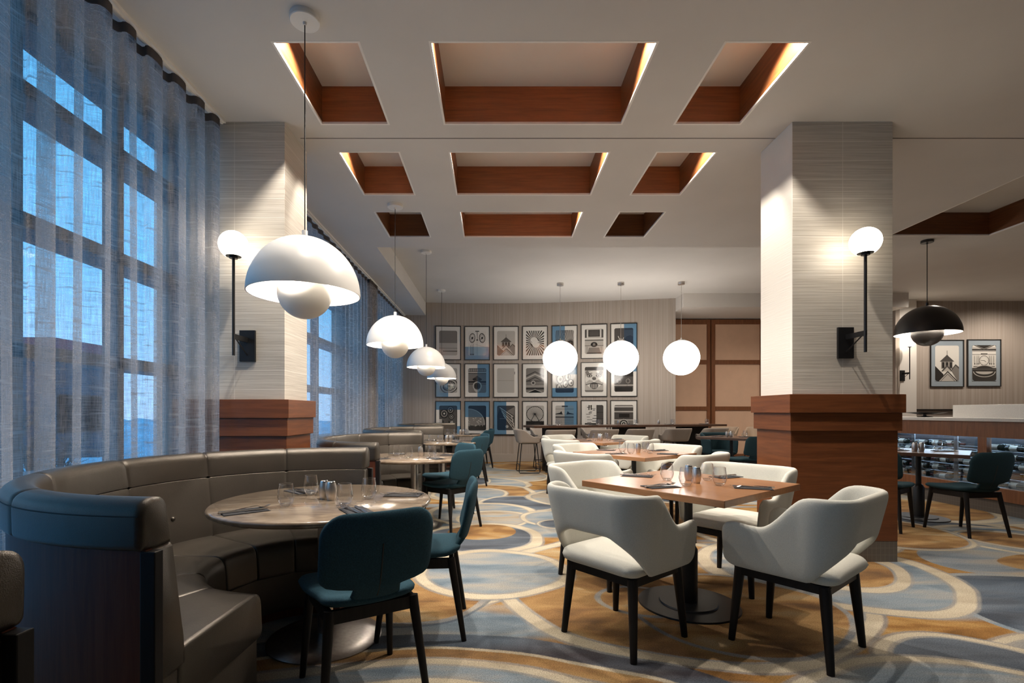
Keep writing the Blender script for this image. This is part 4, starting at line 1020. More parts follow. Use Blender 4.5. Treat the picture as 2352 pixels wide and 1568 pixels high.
# ================================================================== BOOTHS
def booth_proto():
    root = empty('curved_booth'); tag(root, 'x', 'booth')
    A0, A1 = radians(87), radians(268)
    seams = [radians(q) for q in (118, 146, 174, 206, 238)]
    def angles():
        out = []
        n = 120
        for i in range(n + 1): out.append(A0 + (A1 - A0) * i / n)
        for s in seams: out += [s - .012, s - .005, s, s + .005, s + .012]
        out = sorted(set(round(a, 5) for a in out)); return out
    ANG = angles()
    def loft(prof, pinch, puff=0.0, endr=0.012):
        """prof: closed (r,z) list; pinched towards its centroid at seams"""
        c = (sum(p[0] for p in prof) / len(prof), sum(p[1] for p in prof) / len(prof))
        m = MB(); vs = []; k = len(prof)
        def pc(a):
            q = 0.0
            for s in seams: q = max(q, math.exp(-((a - s) / .008) ** 2))
            nb = min([abs(a - s) for s in seams] + [a - A0, A1 - a]); return q, min(1.0, nb / .24)
        AA = [A0 + .0] + [a for a in ANG if A0 + .012 < a < A1 - .012] + [A1]
        rows = []
        for idx, a in enumerate(AA):
            q, nb = pc(a); rows.append((a, -pinch * q + puff * sin(nb * pi / 2)))
        rows = [(A0, -endr)] + [(A0 + .008, 0)] + rows[1:-1] + [(A1 - .008, 0)] + [(A1, -endr)]
        for (a, off) in rows:
            for (r, z) in prof:
                d = sqrt((r - c[0]) ** 2 + (z - c[1]) ** 2) or 1
                rr = r + (r - c[0]) / d * off; zz = z + (z - c[1]) / d * off
                vs.append((rr * cos(a), rr * sin(a), zz))
        fs = []
        for i in range(len(rows) - 1):
            for t in range(k):
                u = (t + 1) % k; fs.append((i * k + t, i * k + u, (i + 1) * k + u, (i + 1) * k + t))
        fs += [tuple(range(k - 1, -1, -1)), tuple((len(rows) - 1) * k + t for t in range(k))]
        m.add(vs, fs); return m
    def rnd(pts, r, n=5):
        """round the corners of a closed polygon"""
        out = []
        for i, p in enumerate(pts):
            rr = r[i] if isinstance(r, (list, tuple)) else r
            a = Vector(pts[i - 1]) - Vector(p); c = Vector(pts[(i + 1) % len(pts)]) - Vector(p)
            rr = min(rr, a.length * .49, c.length * .49)
            if rr < 1e-4: out.append(tuple(p)); continue
            p0 = Vector(p) + a.normalized() * rr; p1 = Vector(p) + c.normalized() * rr
            for t in range(n + 1):
                s = t / n; q = p0 * (1 - s) ** 2 + Vector(p) * 2 * s * (1 - s) + p1 * s * s; out.append((q.x, q.y))
        return out
    # top roll (bolster)
    prof = rnd([(1.072, .806), (1.075, .95), (.972, .955), (.950, .806)], [.018, .055, .050, .004], 6)
    tr_ = loft(prof, .006, .0, .014).build('top_roll', M['leather'], root, angle=1.2)
    prof = rnd([(1.03, .40), (1.03, .8045), (.950, .8045), (.895, .50), (.89, .40)], [.01, .01, .004, .03, .01], 4)
    bc_ = loft(prof, .006, .0, .010).build('back_cushion', M['leather'], root, angle=1.2)
    prof = rnd([(.915, .275), (.915, .462), (.42, .468), (.405, .275)], [.01, .02, .07, .035], 6)
    loft(prof, .010, .005, .014).build('seat_cushion', M['leather'], root, angle=1.2)
    m = MB(); m.lathe([(1.03, .06), (1.03, .40), (.90, .40), (.90, .274), (.448, .274), (.448, .095), (.46, .06)], n=100, a0=A0 + .01, a1=A1 - .01, closed_prof=True); m.build('seat_base', M['leather'], root, angle=.5)
    m = MB(); m.lathe([(1.0, 0), (1.0, .10), (.50, .10), (.50, 0)], n=80, a0=A0 + .012, a1=A1 - .012, closed_prof=True); m.build('kick_board', M['booth_wood'], root, angle=.5)
    m = MB(); m.lathe([(1.03, .0), (1.055, .0), (1.055, .806), (1.03, .806)], n=120, a0=A0 + .004, a1=A1 - .004, closed_prof=True)
    m.build('outer_panel', M['booth_wood'], root, angle=.5)['label'] = 'dark red brown wood panel behind the booth'
    for a, s in ((A0, -1), (A1, 1)):
        m = MB(); t = Vector((-sin(a), cos(a), 0)) * s; rd = Vector((cos(a), sin(a), 0))
        p = rd * 1.026 + t * .004; q = rd * 1.060 + t * .004
        m.bar(p + Vector((0, 0, .403)), q + Vector((0, 0, .403)), .045, .802)
        m.build('end_post', M['black_wood'], root, smooth=False, bevel=.003)
    # welt lines along the top roll
    m = MB()
    m.tube([(1.073 * cos(a), 1.073 * sin(a), .906) for a in [A0 + .012 + (A1 - A0 - .024) * i / 90 for i in range(91)]], .0022, 6)
    m.build('welt', M['stitch'], tr_)
    mids = [(seams[i] + seams[i + 1]) / 2 for i in range(len(seams) - 1)] + [seams[0] - radians(15)]
    for a in mids:
        m = MB(); r = .912; m.lathe([(0, .009), (.007, .008), (.012, .004), (.0135, 0), (.0135, -.004)], (0, 0, 0), 14)
        o = m.build('button', M['leather'], bc_)
        o.location = (r * cos(a), r * sin(a), .60)
        o.rotation_euler = Vector((-cos(a), -sin(a), .18)).to_track_quat('Z', 'Y').to_euler()
    return Proto(root)
bp_ = booth_proto()
G = 'curved leather booths along the windows'
bp_.place((-.95, 2.45, 0), 0, 'large curved brown leather booth in the left foreground', G)
bB = bp_.place((-.93, 5.05, 0), 0, 'second curved booth from the camera, just past the left column', G)
bB.scale = (.76, 1, 1)
bp_.place((-.95, 7.65, 0), 0, 'third curved booth from the camera along the windows', G)
bp_.place((-.95, 10.25, 0), 0, 'farthest curved booth, in front of the picture wall', G)
bp_.place((-.93, -.15, 0), 0, 'curved booth cut off by the left edge of the picture', G)

# ================================================================== TABLES
def round_table(label):
    root = empty('round_table'); tag(root, label, 'table', 'round stone booth tables')
    m = MB(); R = .557
    m.lathe([(0, .733), (R - .012, .733), (R - .004, .729), (R, .720), (R - .004, .709), (R - .014, .703), (0, .703)], n=96); m.build('table_top', M['stone'], root, angle=.9)
    m = MB(); m.lathe([(0, .703), (.11, .703), (.11, .693), (0, .693)], n=32); m.build('mounting_plate', M['black'], root)
    m = MB(); m.cyl((0, 0, .03), (0, 0, .693), .039, n=32); m.build('column', M['steel'], root)
    m = MB(); m.lathe([(0, .036), (.045, .034), (.20, .018), (.285, .010), (.292, .006), (.292, 0), (0, 0)], n=72); m.build('base_plate', M['base_steel'], root)
    return Proto(root)
def square_table_proto(mat, size=.93, label='x', base=.30):
    root = empty('square_table'); tag(root, label, 'table')
    h = size / 2
    m = MB(); m.box(-h, h, -h, h, .724, .762); m.build('table_top', mat, root, smooth=False, bevel=.003)
    m = MB(); m.box(-.14, .14, -.14, .14, .714, .724); m.build('mounting_plate', M['black'], root, smooth=False)
    m = MB(); m.lathe([(.026, .714), (.026, .385), (.040, .372), (.055, .345), (.055, .02)], n=36); m.build('column', M['black'], root)
    m = MB(); m.lathe([(0, .012), (base, .010), (base + .003, .005), (base + .003, 0), (0, 0)], n=72); m.lathe([(0, .022), (.17, .020), (.175, .012)], n=56); m.build('base_plate', M['black'], root)
    return Proto(root)
TROT = atan2(.619, .785)
TG = 'round stone booth tables'
rt = round_table('x')
rt.place((-.905, 2.625, 0), 0, 'round brown stone table in the foreground booth', TG)
rt.place((-.85, 5.19, 0), 0, 'second round stone table, with one visible steel shaker', TG)
rt.place((-.83, 7.80, 0), 0, 'third round stone table down the row of booths', TG)
rt.place((-.80, 10.40, 0), 0, 'farthest round stone table, under the moon print', TG)
stp = square_table_proto(M['table_wood'])
T1 = (1.21, 3.08); T2 = (1.51, 5.35); T3 = (1.60, 7.62)
stp.place((*T1, 0), TROT, 'square warm wood table nearest the camera, between cream armchairs', 'square wood dining tables')
stp.place((*T2, 0), TROT, 'second square wood table, just behind the nearest one', 'square wood dining tables')
stp.place((*T3, 0), TROT, 'third square wood table, before the high table', 'square wood dining tables')
dtp = square_table_proto(M['dark_table'], .86, base=.27)
T4 = (4.18, 8.70); T5 = (4.82, 5.60)
dtp.place((*T4, 0), TROT, 'dark square table seen left of the right column, by the sliding doors', 'dark square tables')
dtp.place((*T5, 0), pi / 4, 'dark square table right of the right column, in front of the bottle cooler', 'dark square tables')

# high table
root = empty('high_table', (2.875, 10.575, 0), radians(17)); tag(root, 'long dark counter height table below the lit globes', 'table')
m = MB(); m.box(-2.3, 2.3, -.31, .31, .885, .93); m.build('table_top', M['dark_table'], root, smooth=False, bevel=.003)
for t in (-1.62, 0.0, 1.62):
    m = MB(); m.box(t - .34, t + .34, -.12, .12, .0, .885); m.build('pedestal', M['black_wood'], root, smooth=False, bevel=.004)
m = MB(); m.box(-2.0, 2.0, -.03, .03, .10, .16); m.build('foot_rail', M['black'], root, smooth=False)

# ================================================================== CHAIRS
def teal_chair(mat):
    root = empty('dining_chair'); tag(root, 'x', 'chair')
    # back
    H = .375
    def w(v):
        z = v * H
        if z < .068: return .094 + .012 * (1 - z / .068)
        if z < .086: return .094 + (.196 - .094) * smooth01((z - .068) / .018)
        if z < .142: q = (z - .086) / .056; return .196 + .032 * sqrt(max(0, 1 - (1 - q) ** 2))
        if z > H - .095:
            q = (z - (H - .095)) / .095; return .228 - .095 + .095 * sqrt(max(0, 1 - q * q)) + .0
        return .228
    def P(u, v):
        s = 2 * u - 1; x = s * w(v)
        z = .452 + v * H * .985
        y = -.195 - .02 * smooth01(v / .25) - .085 * v - .012 * sin(pi * v) + .30 * x * x * 2.2
        return Vector((x, y, z))
    m = MB(); m.sheet(P, 26, 60, .040, 8); bk = m.build('backrest', mat, root, weld=True, angle=3)
    def ws(v):
        if v < .26: q = 1 - v / .26; return .090 + .110 * sqrt(max(0, 1 - q * q))
        if v < .80: return .200 + .034 * smooth01((v - .26) / .45)
        q = (v - .80) / .20; return .234 - .10 + .10 * sqrt(max(0, 1 - q * q * .93))
    def Q(u, v):
        s = 2 * u - 1; x = s * ws(v); y = -.215 + .455 * v
        z = .448 + .014 * s * s - .012 * sin(pi * v) + .010 * smooth01((.2 - v) / .2) - .010 * smooth01((v - .85) / .15)
        return Vector((x, y, z))
    m = MB(); m.sheet(Q, 26, 28, .052, 8); m.build('seat', mat, root, weld=True, angle=3)
    m = MB(); c = [P(.5, t) + Vector((0, -.0205, 0)) for t in [.06 + .60 * i / 14 for i in range(15)]]; m.tube(c, .0028, 6); m.build('back_seam', M['stitch'], bk)
    m = MB()
    for (a, b_) in (((-.172, -.165), (.172, -.165)), ((-.18, .165), (.18, .165)), ((-.172, -.165), (-.18, .165)), ((.172, -.165), (.18, .165))):
        m.bar((a[0], a[1], .398), (b_[0], b_[1], .398), .022, .052)
    m.build('seat_frame', M['black_wood'], root, smooth=False)
    for (tx, ty, bx, by) in ((-.172, -.165, -.212, -.235), (.172, -.165, .212, -.235), (-.18, .168, -.205, .222), (.18, .168, .205, .222)):
        m = MB(); m.cyl((bx, by, 0), (tx, ty, .425), .0135, .0215, 16); m.build('leg', M['black_wood'], root)
    return Proto(root)
tc_ = teal_chair(M['teal'])
TC = 'teal chairs at the round booth tables'
def chair_at(pr, x, y, dx, dy, lab, grp): return pr.place((x, y, 0), face(dx, dy), lab, grp)
chair_at(tc_, -.583, 2.145, -.515, .857, 'teal upholstered chair in the foreground, its back to the camera', TC)
chair_at(tc_, -.410, 2.780, -.998, -.06, 'teal chair seen from the side at the foreground round table', TC)
chair_at(tc_, -.465, 5.165, -.74, .67, 'teal chair with its back to the camera at the second round table', TC)
chair_at(tc_, -.570, 5.830, -.80, -.60, 'teal chair facing the camera at the second round table', TC)
chair_at(tc_, -.450, 7.93, -.82, .57, 'nearer teal chair at the third round table', TC)
chair_at(tc_, -.430, 8.62, -.92, -.38, 'farther teal chair at the third round table', TC)
chair_at(tc_, -.360, 10.50, -.85, .52, 'nearer teal chair at the farthest round table', TC)
chair_at(tc_, -.340, 11.18, -.95, -.30, 'farther teal chair at the farthest round table, by the wall', TC)
tdc = teal_chair(M['teal_dark'])
chair_at(tdc, 4.695, 4.92, -.084, .996, 'dark teal chair in front of the bottle cooler, its back to the camera', 'dark teal chairs')
chair_at(tdc, 4.06, 5.16, .80, .60, 'dark teal chair half hidden behind the right column, at the right table', 'dark teal chairs')
chair_at(tdc, 3.99, 7.92, -.35, .93, 'dark teal chair seen at the left edge of the right column', 'dark teal chairs')
# rounded dark teal tub chair beyond the dark table
def tub_shell(W, D0, D1, CR, ztop, zarm, zbot, lean_b, lean_s, T, opening=None, arm0=.16, arm1=.40, tip=.08):
    """back and arms as one wrapped sheet; returns mesh builder. front at y=+D1, back at y=-D0"""
    L1 = D1 + D0 - CR; LA = CR * pi / 2; LB = 2 * (W - CR); LT = 2 * L1 + 2 * LA + LB
    def plan(s):
        sg = -1
        if s > LT / 2: s = LT - s; sg = 1
        if s <= L1: p = (W, D1 - s); n = (1, 0)
        elif s <= L1 + LA:
            a = (s - L1) / CR; p = (W - CR + CR * cos(a), -(D0 - CR) - CR * sin(a)); n = (cos(a), -sin(a))
        else:
            p = (W - CR - (s - L1 - LA), -D0); n = (0, -1)
        return (sg * p[0], p[1]), (sg * n[0], n[1]), s
    def P(u, v):
        s = u * LT; (px, py), (nx, ny), q = plan(s)
        zt = zarm + (ztop - zarm) * smooth01((q - arm0) / (arm1 - arm0)) + .014 * smooth01((.17 - q) / .17)
        zb = zbot
        if opening:
            o0, o1, oz = opening; zb = zbot + (oz - zbot) * sin(pi / 2 * max(0, min(1, (q - o0) / (o1 - o0)))) ** 1.25
        if q < tip:
            dr = tip - sqrt(max(0, tip * tip - (tip - q) ** 2)); zt -= dr * .95; zb += dr * .75
        z = zb + (zt - zb) * v
        ln = (z - zbot) * (lean_s * abs(nx) + lean_b * abs(ny))
        return Vector((px + nx * ln, py + ny * ln, z))
    m = MB(); m.sheet(P, 96, 22, T, 8); return m
def armchair():
    root = empty('armchair'); tag(root, 'x', 'armchair')
    m = tub_shell(.262, .245, .250, .115, .812, .632, .405, .20, .10, .044, opening=(.40, .60, .590), arm0=.185, arm1=.425, tip=.075)
    m.build('back_and_arms', M['white_fabric'], root, weld=True, angle=3)
    def Q(u, v):
        s = 2 * u - 1; y = -.262 + .515 * v
        q = abs(2 * v - 1); w = .248 - .05 * max(0, (q - .72) / .28) ** 2.2
        return Vector((s * w, y, .432 + .010 * (1 - s * s) * (1 - (2 * v - 1) ** 2)))
    m = MB(); m.sheet(Q, 24, 28, .088, 9); m.build('seat', M['white_fabric'], root, weld=True, angle=3)
    m = MB(); m.box(-.215, .215, -.215, -.19, .352, .392); m.box(-.215, .215, .19, .215, .352, .392); m.box(-.215, -.19, -.19, .19, .352, .392); m.box(.19, .215, -.19, .19, .352, .392)
    m.build('seat_frame', M['black_wood'], root, smooth=False)
    for sx in (-1, 1):
        for (ty, by) in ((-.195, -.228), (.195, .226)):
            m = MB(); m.cyl((sx * .224, by, 0), (sx * .195, ty, .386), .0165, .0265, 18); m.build('leg', M['black_wood'], root)
    return Proto(root)
ac = armchair()
offs = [(-.513, -.416, .776, .63, 'front left'), (.355, -.52, -.62, .785, 'front right'), (-.41, .52, .619, -.785, 'back left'), (.48, .40, -.785, -.619, 'back right')]
AC = {0: ['cream armchair with its back to the camera at the nearest wood table',
          'cream armchair in the foreground at the right, turned towards the nearest wood table',
          'cream armchair behind the left corner of the nearest wood table',
          'cream armchair behind the nearest wood table, beside the right column'],
      1: ['cream armchair with its back to the camera at the second wood table',
          'cream armchair turned left at the second wood table, right of its front corner',
          'cream armchair facing the camera at the left of the second wood table',
          'cream armchair facing the camera at the right of the second wood table'],
      2: ['cream armchair with its back to the camera at the third wood table',
          'cream armchair turned left at the third wood table, right of its front corner',
          'cream armchair facing the camera at the left of the third wood table',
          'cream armchair facing the camera at the right of the third wood table']}
for ti, T in enumerate((T1, T2, T3)):
    for ci, (ox, oy, dx, dy, _) in enumerate(offs):
        chair_at(ac, T[0] + ox, T[1] + oy, dx, dy, AC[ti][ci], 'cream armchairs at the square wood tables')

def stool(mat):
    root = empty('counter_stool'); tag(root, 'x', 'stool')
    m = tub_shell(.235, .20, .20, .11, .862, .715, .600, .22, .20, .034, arm0=.10, arm1=.36, tip=.06)
    m.build('back_and_arms', mat, root, weld=True, angle=3)
    def Q(u, v):
        s = 2 * u - 1; q = abs(2 * v - 1); w = .232 - .05 * max(0, (q - .7) / .3) ** 2
        return Vector((s * w, -.21 + .42 * v, .612))
    m = MB(); m.sheet(Q, 18, 20, .06, 8); m.build('seat', mat, root, weld=True, angle=3)
    for sx in (-1, 1):
        m = MB(); r = .0095
        m.tube([(sx * .15, -.15, .585), (sx * .20, -.205, .03), (sx * .203, -.19, .0105), (sx * .203, .19, .0105), (sx * .20, .205, .03), (sx * .15, .15, .585)], r, 8)
        m.build('sled_leg', M['black'], root)
    for sy in (-1, 1):
        m = MB(); m.tube([(-.192, sy * .19, .17), (.192, sy * .19, .17)], .009, 8); m.build('foot_rest', M['black'], root)
    m = MB(); m.box(-.16, .16, -.16, .16, .574, .586); m.build('seat_plate', M['black'], root, smooth=False)
    return Proto(root)
sg = stool(M['grey_fabric'])
SG = 'taupe stools at the high table'
d17 = Vector((cos(radians(17)), sin(radians(17)), 0)); n17 = Vector((-d17.y, d17.x, 0)); C17 = Vector((2.875, 10.575, 0))
names = ['first from the left', 'second from the left', 'third from the left', 'fourth from the left', 'fifth from the left']
for k, (x, y) in enumerate(((1.24, 9.62), (2.13, 9.86), (2.92, 10.12), (3.80, 10.42), (4.70, 10.70))):
    sg.place((x, y, 0), radians(17 if k else 12), 'taupe stool on the near side of the high table, ' + names[k], SG)
sg.place((.655, 9.80, 0), face(.99, .1), 'taupe stool at the left end of the high table, its black legs in view', SG)
for k, (t, lab) in enumerate(((-1.75, 'taupe stool across the high table, leftmost of the far side'), (-.55, 'taupe stool across the high table, second on the far side'), (.42, 'taupe stool across the high table, right of the middle pedestal'))):
    p = C17 + d17 * t + n17 * .42
    sg.place((p.x, p.y, 0), radians(17 + 180), lab, SG)
st_ = stool(M['tan_fabric'])
st_.place((5.22, 11.25, 0), face(-.6, -.8), 'tan stool left of its pair near the sliding doors', 'tan stools by the sliding doors')
st_.place((5.86, 11.0, 0), face(-.8, -.6), 'tan stool right of its pair near the sliding doors', 'tan stools by the sliding doors')
# tub chair
root = empty('tub_chair', (4.30, 9.45, 0), face(.1, -1)); tag(root, 'dark teal rounded tub chair behind the dark table by the doors', 'chair')
m = tub_shell(.25, .22, .20, .16, .80, .68, .40, .10, .08, .05, arm0=.08, arm1=.34, tip=.08); m.build('back_and_arms', M['teal_dark'], root, weld=True, angle=3)
def Qt(u, v): s = 2 * u - 1; return Vector((s * .235, -.22 + .44 * v, .425))
m = MB(); m.sheet(Qt, 16, 16, .09, 8); m.build('seat', M['teal_dark'], root, weld=True, angle=3)
for sx in (-1, 1):
    for sy in (-1, 1):
        m = MB(); m.cyl((sx * .22, sy * .21, 0), (sx * .17, sy * .16, .40), .010, .014, 10); m.build('leg', M['black'], root)

# ================================================================== TABLEWARE
def glass_proto():
    m = MB()
    out = [(0, .004), (.020, .0035), (.0235, .004), (.030, .012), (.037, .026), (.041, .043), (.0405, .060), (.037, .082), (.0335, .104), (.0325, .110)]
    inn = [(.0318, .110), (.0328, .104), (.0363, .082), (.0398, .060), (.0403, .043), (.036, .027), (.028, .0135), (.016, .010), (0, .0095)]
    m.lathe([(0, .0005), (.020, .0005), (.0235, .003)] + out[3:], n=36); m.lathe([(0, .008), (.014, .009), (.024, .012), (.0285, .0135)], n=28)
    m.tube([(.0325 * cos(2 * pi * i / 36), .0325 * sin(2 * pi * i / 36), .110) for i in range(36)], .0008, 5, True)
    return Proto(tag(m.build('stemless_glass', M['glass'], angle=.9), 'x', 'glass'))
def shaker_proto():
    root = empty('shaker'); tag(root, 'x', 'shaker')
    m = MB(); m.lathe([(0, 0), (.0195, 0), (.0205, .003), (.0265, .028), (.0285, .048), (.0265, .070), (.0215, .092)], n=28); m.build('shaker_body', M['steel'], root)
    m = MB(); m.lathe([(.0215, .092), (.020, .098), (.0165, .1005), (0, .1005)], n=28); m.build('shaker_cap', M['chrome'], root)
    return Proto(root)
def napkin_proto():
    m = MB(); w, h = .058, .100
    for k in range(3):
        o = .0012 * k; m.box(-w + o * 2, w - o, -h + o, h - o * 3, .0016 * k, .0016 * (k + 1) - .0002)
    m.tube([(-w, -h + .002, .0026), (-w, h - .004, .0026)], .0024, 8)
    return Proto(tag(m.build('folded_napkin', M['napkin'], bevel=.0006), 'x', 'napkin'))
def blade_strip(m, pts, z0, th):
    """pts: (y, halfwidth, z); closed strip"""
    vs = []
    for (y, w, z) in pts:
        vs += [(-w, y, z0 + z), (w, y, z0 + z), (w, y, z0 + z + th), (-w, y, z0 + z + th)]
    fs = [(3, 2, 1, 0)]
    for i in range(len(pts) - 1):
        a = i * 4; b_ = a + 4
        for k in range(4): fs.append((a + k, a + (k + 1) % 4, b_ + (k + 1) % 4, b_ + k))
    n = (len(pts) - 1) * 4; fs.append((n, n + 1, n + 2, n + 3)); m.add(vs, fs)
def fork_proto():
    m = MB()
    blade_strip(m, [(-.098, .004, .003), (-.096, .0085, .003), (-.06, .0075, .004), (-.01, .0042, .008), (.035, .003, .011), (.048, .005, .009), (.056, .0115, .005), (.066, .0125, .002)], 0, .0022)
    for x in (-.0102, -.0034, .0034, .0102):
        m.add(*[[(x + sx * .0016, y, z + zz) for (y, z) in ((.064, .002), (.082, .0015), (.104, .010)) for (sx, zz) in ((-1, 0), (1, 0), (1, .002), (-1, .002))],
               [(0, 1, 5, 4), (1, 2, 6, 5), (2, 3, 7, 6), (3, 0, 4, 7), (4, 5, 9, 8), (5, 6, 10, 9), (6, 7, 11, 10), (7, 4, 8, 11), (8, 9, 10, 11), (3, 2, 1, 0)]])
    return Proto(tag(m.build('fork', M['chrome'], angle=.8), 'x', 'fork'))
def knife_proto():
    m = MB()
    blade_strip(m, [(-.110, .004, .0008), (-.108, .008, .0008), (-.06, .0078, .001), (-.005, .0055, .001)], 0, .0060)
    blade_strip(m, [(-.006, .005, .003), (.012, .0095, .003), (.07, .0100, .003), (.095, .007, .003), (.108, .002, .003)], 0, .0014)
    return Proto(tag(m.build('knife', M['chrome'], angle=.8), 'x', 'knife'))
gl, sh, npk, fk, kn = glass_proto(), shaker_proto(), napkin_proto(), fork_proto(), knife_proto()
def setting(x, y, z, a, where, spread=.024, fr=.12):
    """napkin with fork and knife; local +y of each points along angle a"""
    rz = a - pi / 2
    npk.place((x, y, z + .0002), rz, 'charcoal napkin ' + where, 'folded napkins')
    ca, sa = cos(rz), sin(rz)
    def off(u, v): return (x + u * ca - v * sa, y + u * sa + v * ca)
    p = off(-spread, .018); fk.place((*p, z + .0050), rz + fr, 'steel fork ' + where, 'forks')
    p = off(spread * .75, -.004); kn.place((*p, z + .0050), rz - .05, 'steel knife ' + where, 'knives')
# foreground round table
zt = .733; n = 'foreground round table'
for (px, py, a, wh) in ((-1.173, 2.305, .70, 'at the left edge of the ' + n), (-1.14, 2.885, -.75, 'at the back of the ' + n), (-.649, 2.315, 2.15, 'at the near right of the ' + n), (-.515, 2.766, 3.05, 'at the right edge of the ' + n)):
    setting(px, py, zt, a, wh)
for (gx, gy, lab) in ((-1.04, 2.449, 'front left'), (-1.04, 2.78, 'back left'), (-.75, 2.456, 'front right'), (-.68, 2.654, 'back right')):
    gl.place((gx, gy, zt), 0, 'empty stemless glass, %s one of four on the %s' % (lab, n), 'stemless glasses')
sh.place((-.918, 2.645, zt), 0, 'steel shaker, left of the pair on the ' + n, 'steel shakers'); sh.place((-.868, 2.608, zt), 0, 'steel shaker, right of the pair on the ' + n, 'steel shakers')
# other round tables
for (cx, cy, n, pair) in ((-.85, 5.19, 'second round table', False), (-.83, 7.80, 'third round table', True), (-.80, 10.40, 'farthest round table', True)):
    for (dx, dy, a, wh) in ((-.30, -.30, .75, 'near left'), (-.24, .30, -.80, 'far left'), (.26, -.27, 2.2, 'near right'), (.36, .14, 3.0, 'far right')):
        setting(cx + dx, cy + dy, zt, a, 'at the %s of the %s' % (wh, n))
    for (dx, dy, wh) in ((-.20, .05, 'left'), (-.03, -.16, 'near'), (.16, .13, 'far'), (.20, -.08, 'right')):
        gl.place((cx + dx, cy + dy, zt), 0, 'empty stemless glass, the %s one on the %s' % (wh, n), 'stemless glasses')
    sh.place((cx + .06, cy + .03, zt), 0, 'steel shaker in the middle of the ' + n, 'steel shakers')
    if pair: sh.place((cx + .12, cy + .05, zt), 0, 'second steel shaker beside its pair on the ' + n, 'steel shakers')
# square tables
zt = .762
for (T, n, pr) in ((T1, 'nearest wood table', 2), (T2, 'second wood table', 1), (T3, 'third wood table', 2)):
    for (dx, dy, a, wh) in ((-.235, .285, -.42, 'back left'), (-.24, -.20, .30, 'front left'), (.275, -.245, 2.78, 'front right'), (.345, .235, 3.6, 'back right')):
        setting(T[0] + dx, T[1] + dy, zt, a, 'at the %s side of the %s' % (wh, n))
    for (dx, dy, wh) in ((-.108, .072, 'left'), (-.078, -.166, 'nearest'), (.15, .07, 'back right'), (.13, -.145, 'front right')):
        gl.place((T[0] + dx, T[1] + dy, zt), 0, 'empty stemless glass, the %s one on the %s' % (wh, n), 'stemless glasses')
    sh.place((T[0] + .034, T[1] - .044, zt), 0, 'steel shaker in the middle of the ' + n, 'steel shakers')
    if pr == 2: sh.place((T[0] + .030, T[1] + .07, zt), 0, 'steel shaker behind the glasses on the ' + n, 'steel shakers')
for (T, n) in ((T4, 'dark table by the doors'), (T5, 'dark table right of the column')):
    for (dx, dy, wh, a) in ((-.22, .02, 'left', .2), (.20, -.10, 'right', 2.9)):
        setting(T[0] + dx, T[1] + dy, zt, a, 'at the %s of the %s' % (wh, n))
    gl.place((T[0] - .02, T[1] - .05, zt), 0, 'empty stemless glass at the middle of the ' + n, 'stemless glasses')
    gl.place((T[0] + .27, T[1] + .05, zt), 0, 'empty stemless glass at the right of the ' + n, 'stemless glasses')
    sh.place((T[0] - .125, T[1] - .10, zt), 0, 'steel shaker, left of the pair on the ' + n, 'steel shakers')
    sh.place((T[0] - .068, T[1] - .12, zt), 0, 'steel shaker, right of the pair on the ' + n, 'steel shakers')
# high table
for k in range(5):
    t = -1.85 + k * .92; wh = 'place %s from the left on the high table' % ['first', 'second', 'third', 'fourth', 'fifth'][k]
    p = C17 + d17 * t - n17 * .14; setting(p.x, p.y, .93, radians(17 + 90), 'at the ' + wh)
    for q, (a, b_) in enumerate(((.17, -.02), (.27, .08))):
        p = C17 + d17 * (t + a) + n17 * b_; gl.place((p.x, p.y, .93), 0, 'stemless glass, %s of two at the %s' % (['nearer', 'farther'][q], wh), 'stemless glasses')
for k, t in enumerate((-.25, .75)):
    p = C17 + d17 * t; sh.place((p.x, p.y, .93), 0, ['left', 'right'][k] + ' steel shaker on the high table', 'steel shakers')

# ================================================================== COUNTER WITH BOTTLE COOLER
root = empty('cooler_counter', (6.25, 5.9, 0)); tag(root, 'wood fronted counter with lit glazed bottle cooler at the right', 'counter')
X0, Y0 = 6.25, 5.9
ya, yb = 3.6, 8.1
m = MB(); fx0, fx1 = 5.90 - X0, 5.96 - X0
m.box(fx0, fx1, ya - Y0, yb - Y0, .895, 1.087); m.box(fx0, fx1, ya - Y0, yb - Y0, .16, .31)
for (a, c) in ((3.6, 4.1), (5.905, 6.015), (7.95, 8.1)): m.box(fx0, fx1, a - Y0, c - Y0, .31, .895)
m.box(fx1, 6.62 - X0, ya - Y0, ya - Y0 + .04, .16, 1.087); m.box(fx1, 6.62 - X0, yb - Y0 - .04, yb - Y0, .16, 1.087)
m.build('counter_front', M['counter_wood'], root, smooth=False, bevel=.002)
m = MB(); m.box(6.54 - X0, 6.60 - X0, ya - Y0 + .04, yb - Y0 - .04, .16, 1.087); m.box(fx1, 6.54 - X0, ya - Y0 + .04, yb - Y0 - .04, .16, .30); m.box(fx1, 6.54 - X0, ya - Y0 + .04, yb - Y0 - .04, .96, 1.085)
m.build('cooler_lining', M['cooler_in'], root, smooth=False)
for (a, c) in ((4.1, 5.905), (6.015, 7.95)):
    m = MB(); m.box(fx0 + .03, fx0 + .036, a - Y0, c - Y0, .31, .895); m.build('glass_pane', M['cooler_glass'], root, smooth=False)
    m = MB(); m.box(fx0 + .07, fx0 + .09, a - Y0 + .03, c - Y0 - .03, .945, .958); m.box(6.52 - X0, 6.535 - X0, a - Y0 + .03, c - Y0 - .03, .90, .93)
    m.build('light_strip', M['led'], root, smooth=False)
m = MB(); m.box(5.93 - X0, 6.60 - X0, ya - Y0, yb - Y0, 0, .16); m.build('tiled_plinth', M['plinth_tile'], root, smooth=False)
m = MB(); zr = [.345 + .108 * k for k in range(5)]
for z in zr:
    for x in (6.03, 6.20, 6.36, 6.50): m.cyl((x - X0, 4.12 - Y0, z - .045), (x - X0, 7.93 - Y0, z - .045), .004, n=6)
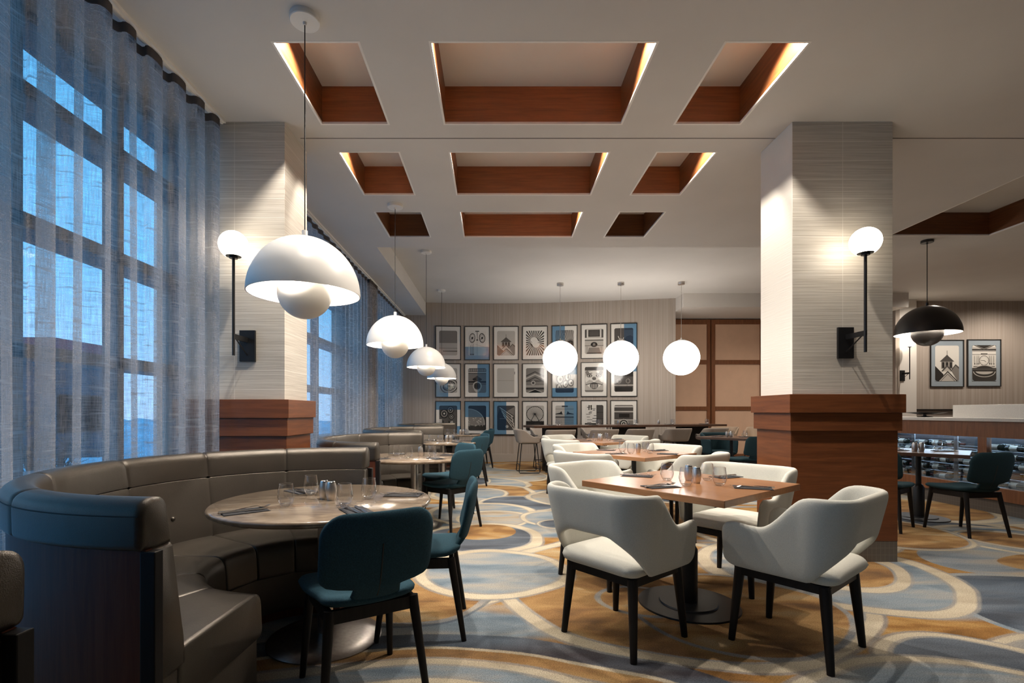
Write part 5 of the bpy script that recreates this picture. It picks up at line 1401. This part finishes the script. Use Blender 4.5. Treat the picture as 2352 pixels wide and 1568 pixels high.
for y in (4.9, 5.5, 6.35, 7.0): m.box(5.968 - X0, 5.982 - X0, y - Y0, y - Y0 + .05, .30, .96)
m.build('bottle_rack', M['rack'], root)
def bottle_proto():
    root = empty('wine_bottle'); tag(root, 'dark wine bottle lying in the lit glazed cooler', 'bottle', 'wine bottles lying in the cooler')
    def along(prof, n=20):
        mm = MB(); mm.lathe(prof, n=n); mm.v = [(v[0], v[2], v[1]) for v in mm.v]; return mm
    along([(0, 0), (.034, 0), (.0365, .006), (.0365, .185), (.030, .21), (.016, .235), (.0145, .245)]).build('bottle_glass', M['bottle'], root, weld=True)
    along([(.0145, .245), (.0148, .248), (.0148, .298), (0, .300)]).build('foil_cap', M['foil'], root, weld=True)
    along([(.0370, .05), (.0370, .135)]).build('paper_label', M['wine_label'], root)
    return Proto(root)
bt = bottle_proto()
rb = random.Random(8)
ROWN = ['on the bottom shelf', 'on the second shelf up', 'on the middle shelf', 'on the fourth shelf up', 'on the top shelf']
ORD = ['first', 'second', 'third', 'fourth', 'fifth', 'sixth', 'seventh', 'eighth', 'ninth', 'tenth', 'eleventh']
for zi, z in enumerate(zr):
    for xx, rown in ((6.06, 'front row'), (6.25, 'rear row')):
        cnt = 0
        for k in range(11):
            y = 4.18 + k * .335
            if 5.86 < y < 6.02 or rb.random() < .12: continue
            fl = rb.random() < .4
            bt.place((xx + rb.uniform(-.008, .008), y + (.30 if fl else 0) + rb.uniform(0, .015), z - .004), pi if fl else 0,
                     'wine bottle %s, %s, %s from the cooler\'s near end' % (ROWN[zi], rown, ORD[cnt]), 'wine bottles lying in the cooler')
            cnt += 1
m = MB(); m.box(-.38, .45, ya - Y0, yb - Y0, 1.087, 1.128); tag(m.build('worktop', M['quartz'], smooth=False, bevel=.003), 'pale speckled quartz worktop on the counter at the right', 'worktop').location = (X0, Y0, 0)
m = MB(); m.box(-.02, .02, -1.45, 1.45, 0, .165); tag(m.build('counter_upstand', M['quartz'], smooth=False, bevel=.003), 'raised pale quartz upstand on the worktop at the right edge', 'counter').location = (6.16, 5.15, 1.128)
root = empty('serving_stand', (6.22, 7.12, 1.128)); tag(root, 'dark flat serving stand on the far end of the quartz worktop', 'stand')
m = MB(); m.lathe([(0, 0), (.09, 0), (.085, .008), (.02, .018), (.018, .04), (0, .04)], n=32); m.build('foot', M['shade_black'], root)
m = MB(); m.lathe([(0, .04), (.10, .042), (.20, .058), (.245, .066), (.245, .070), (.19, .064), (0, .062)], n=48); m.build('plate', M['shade_black'], root)
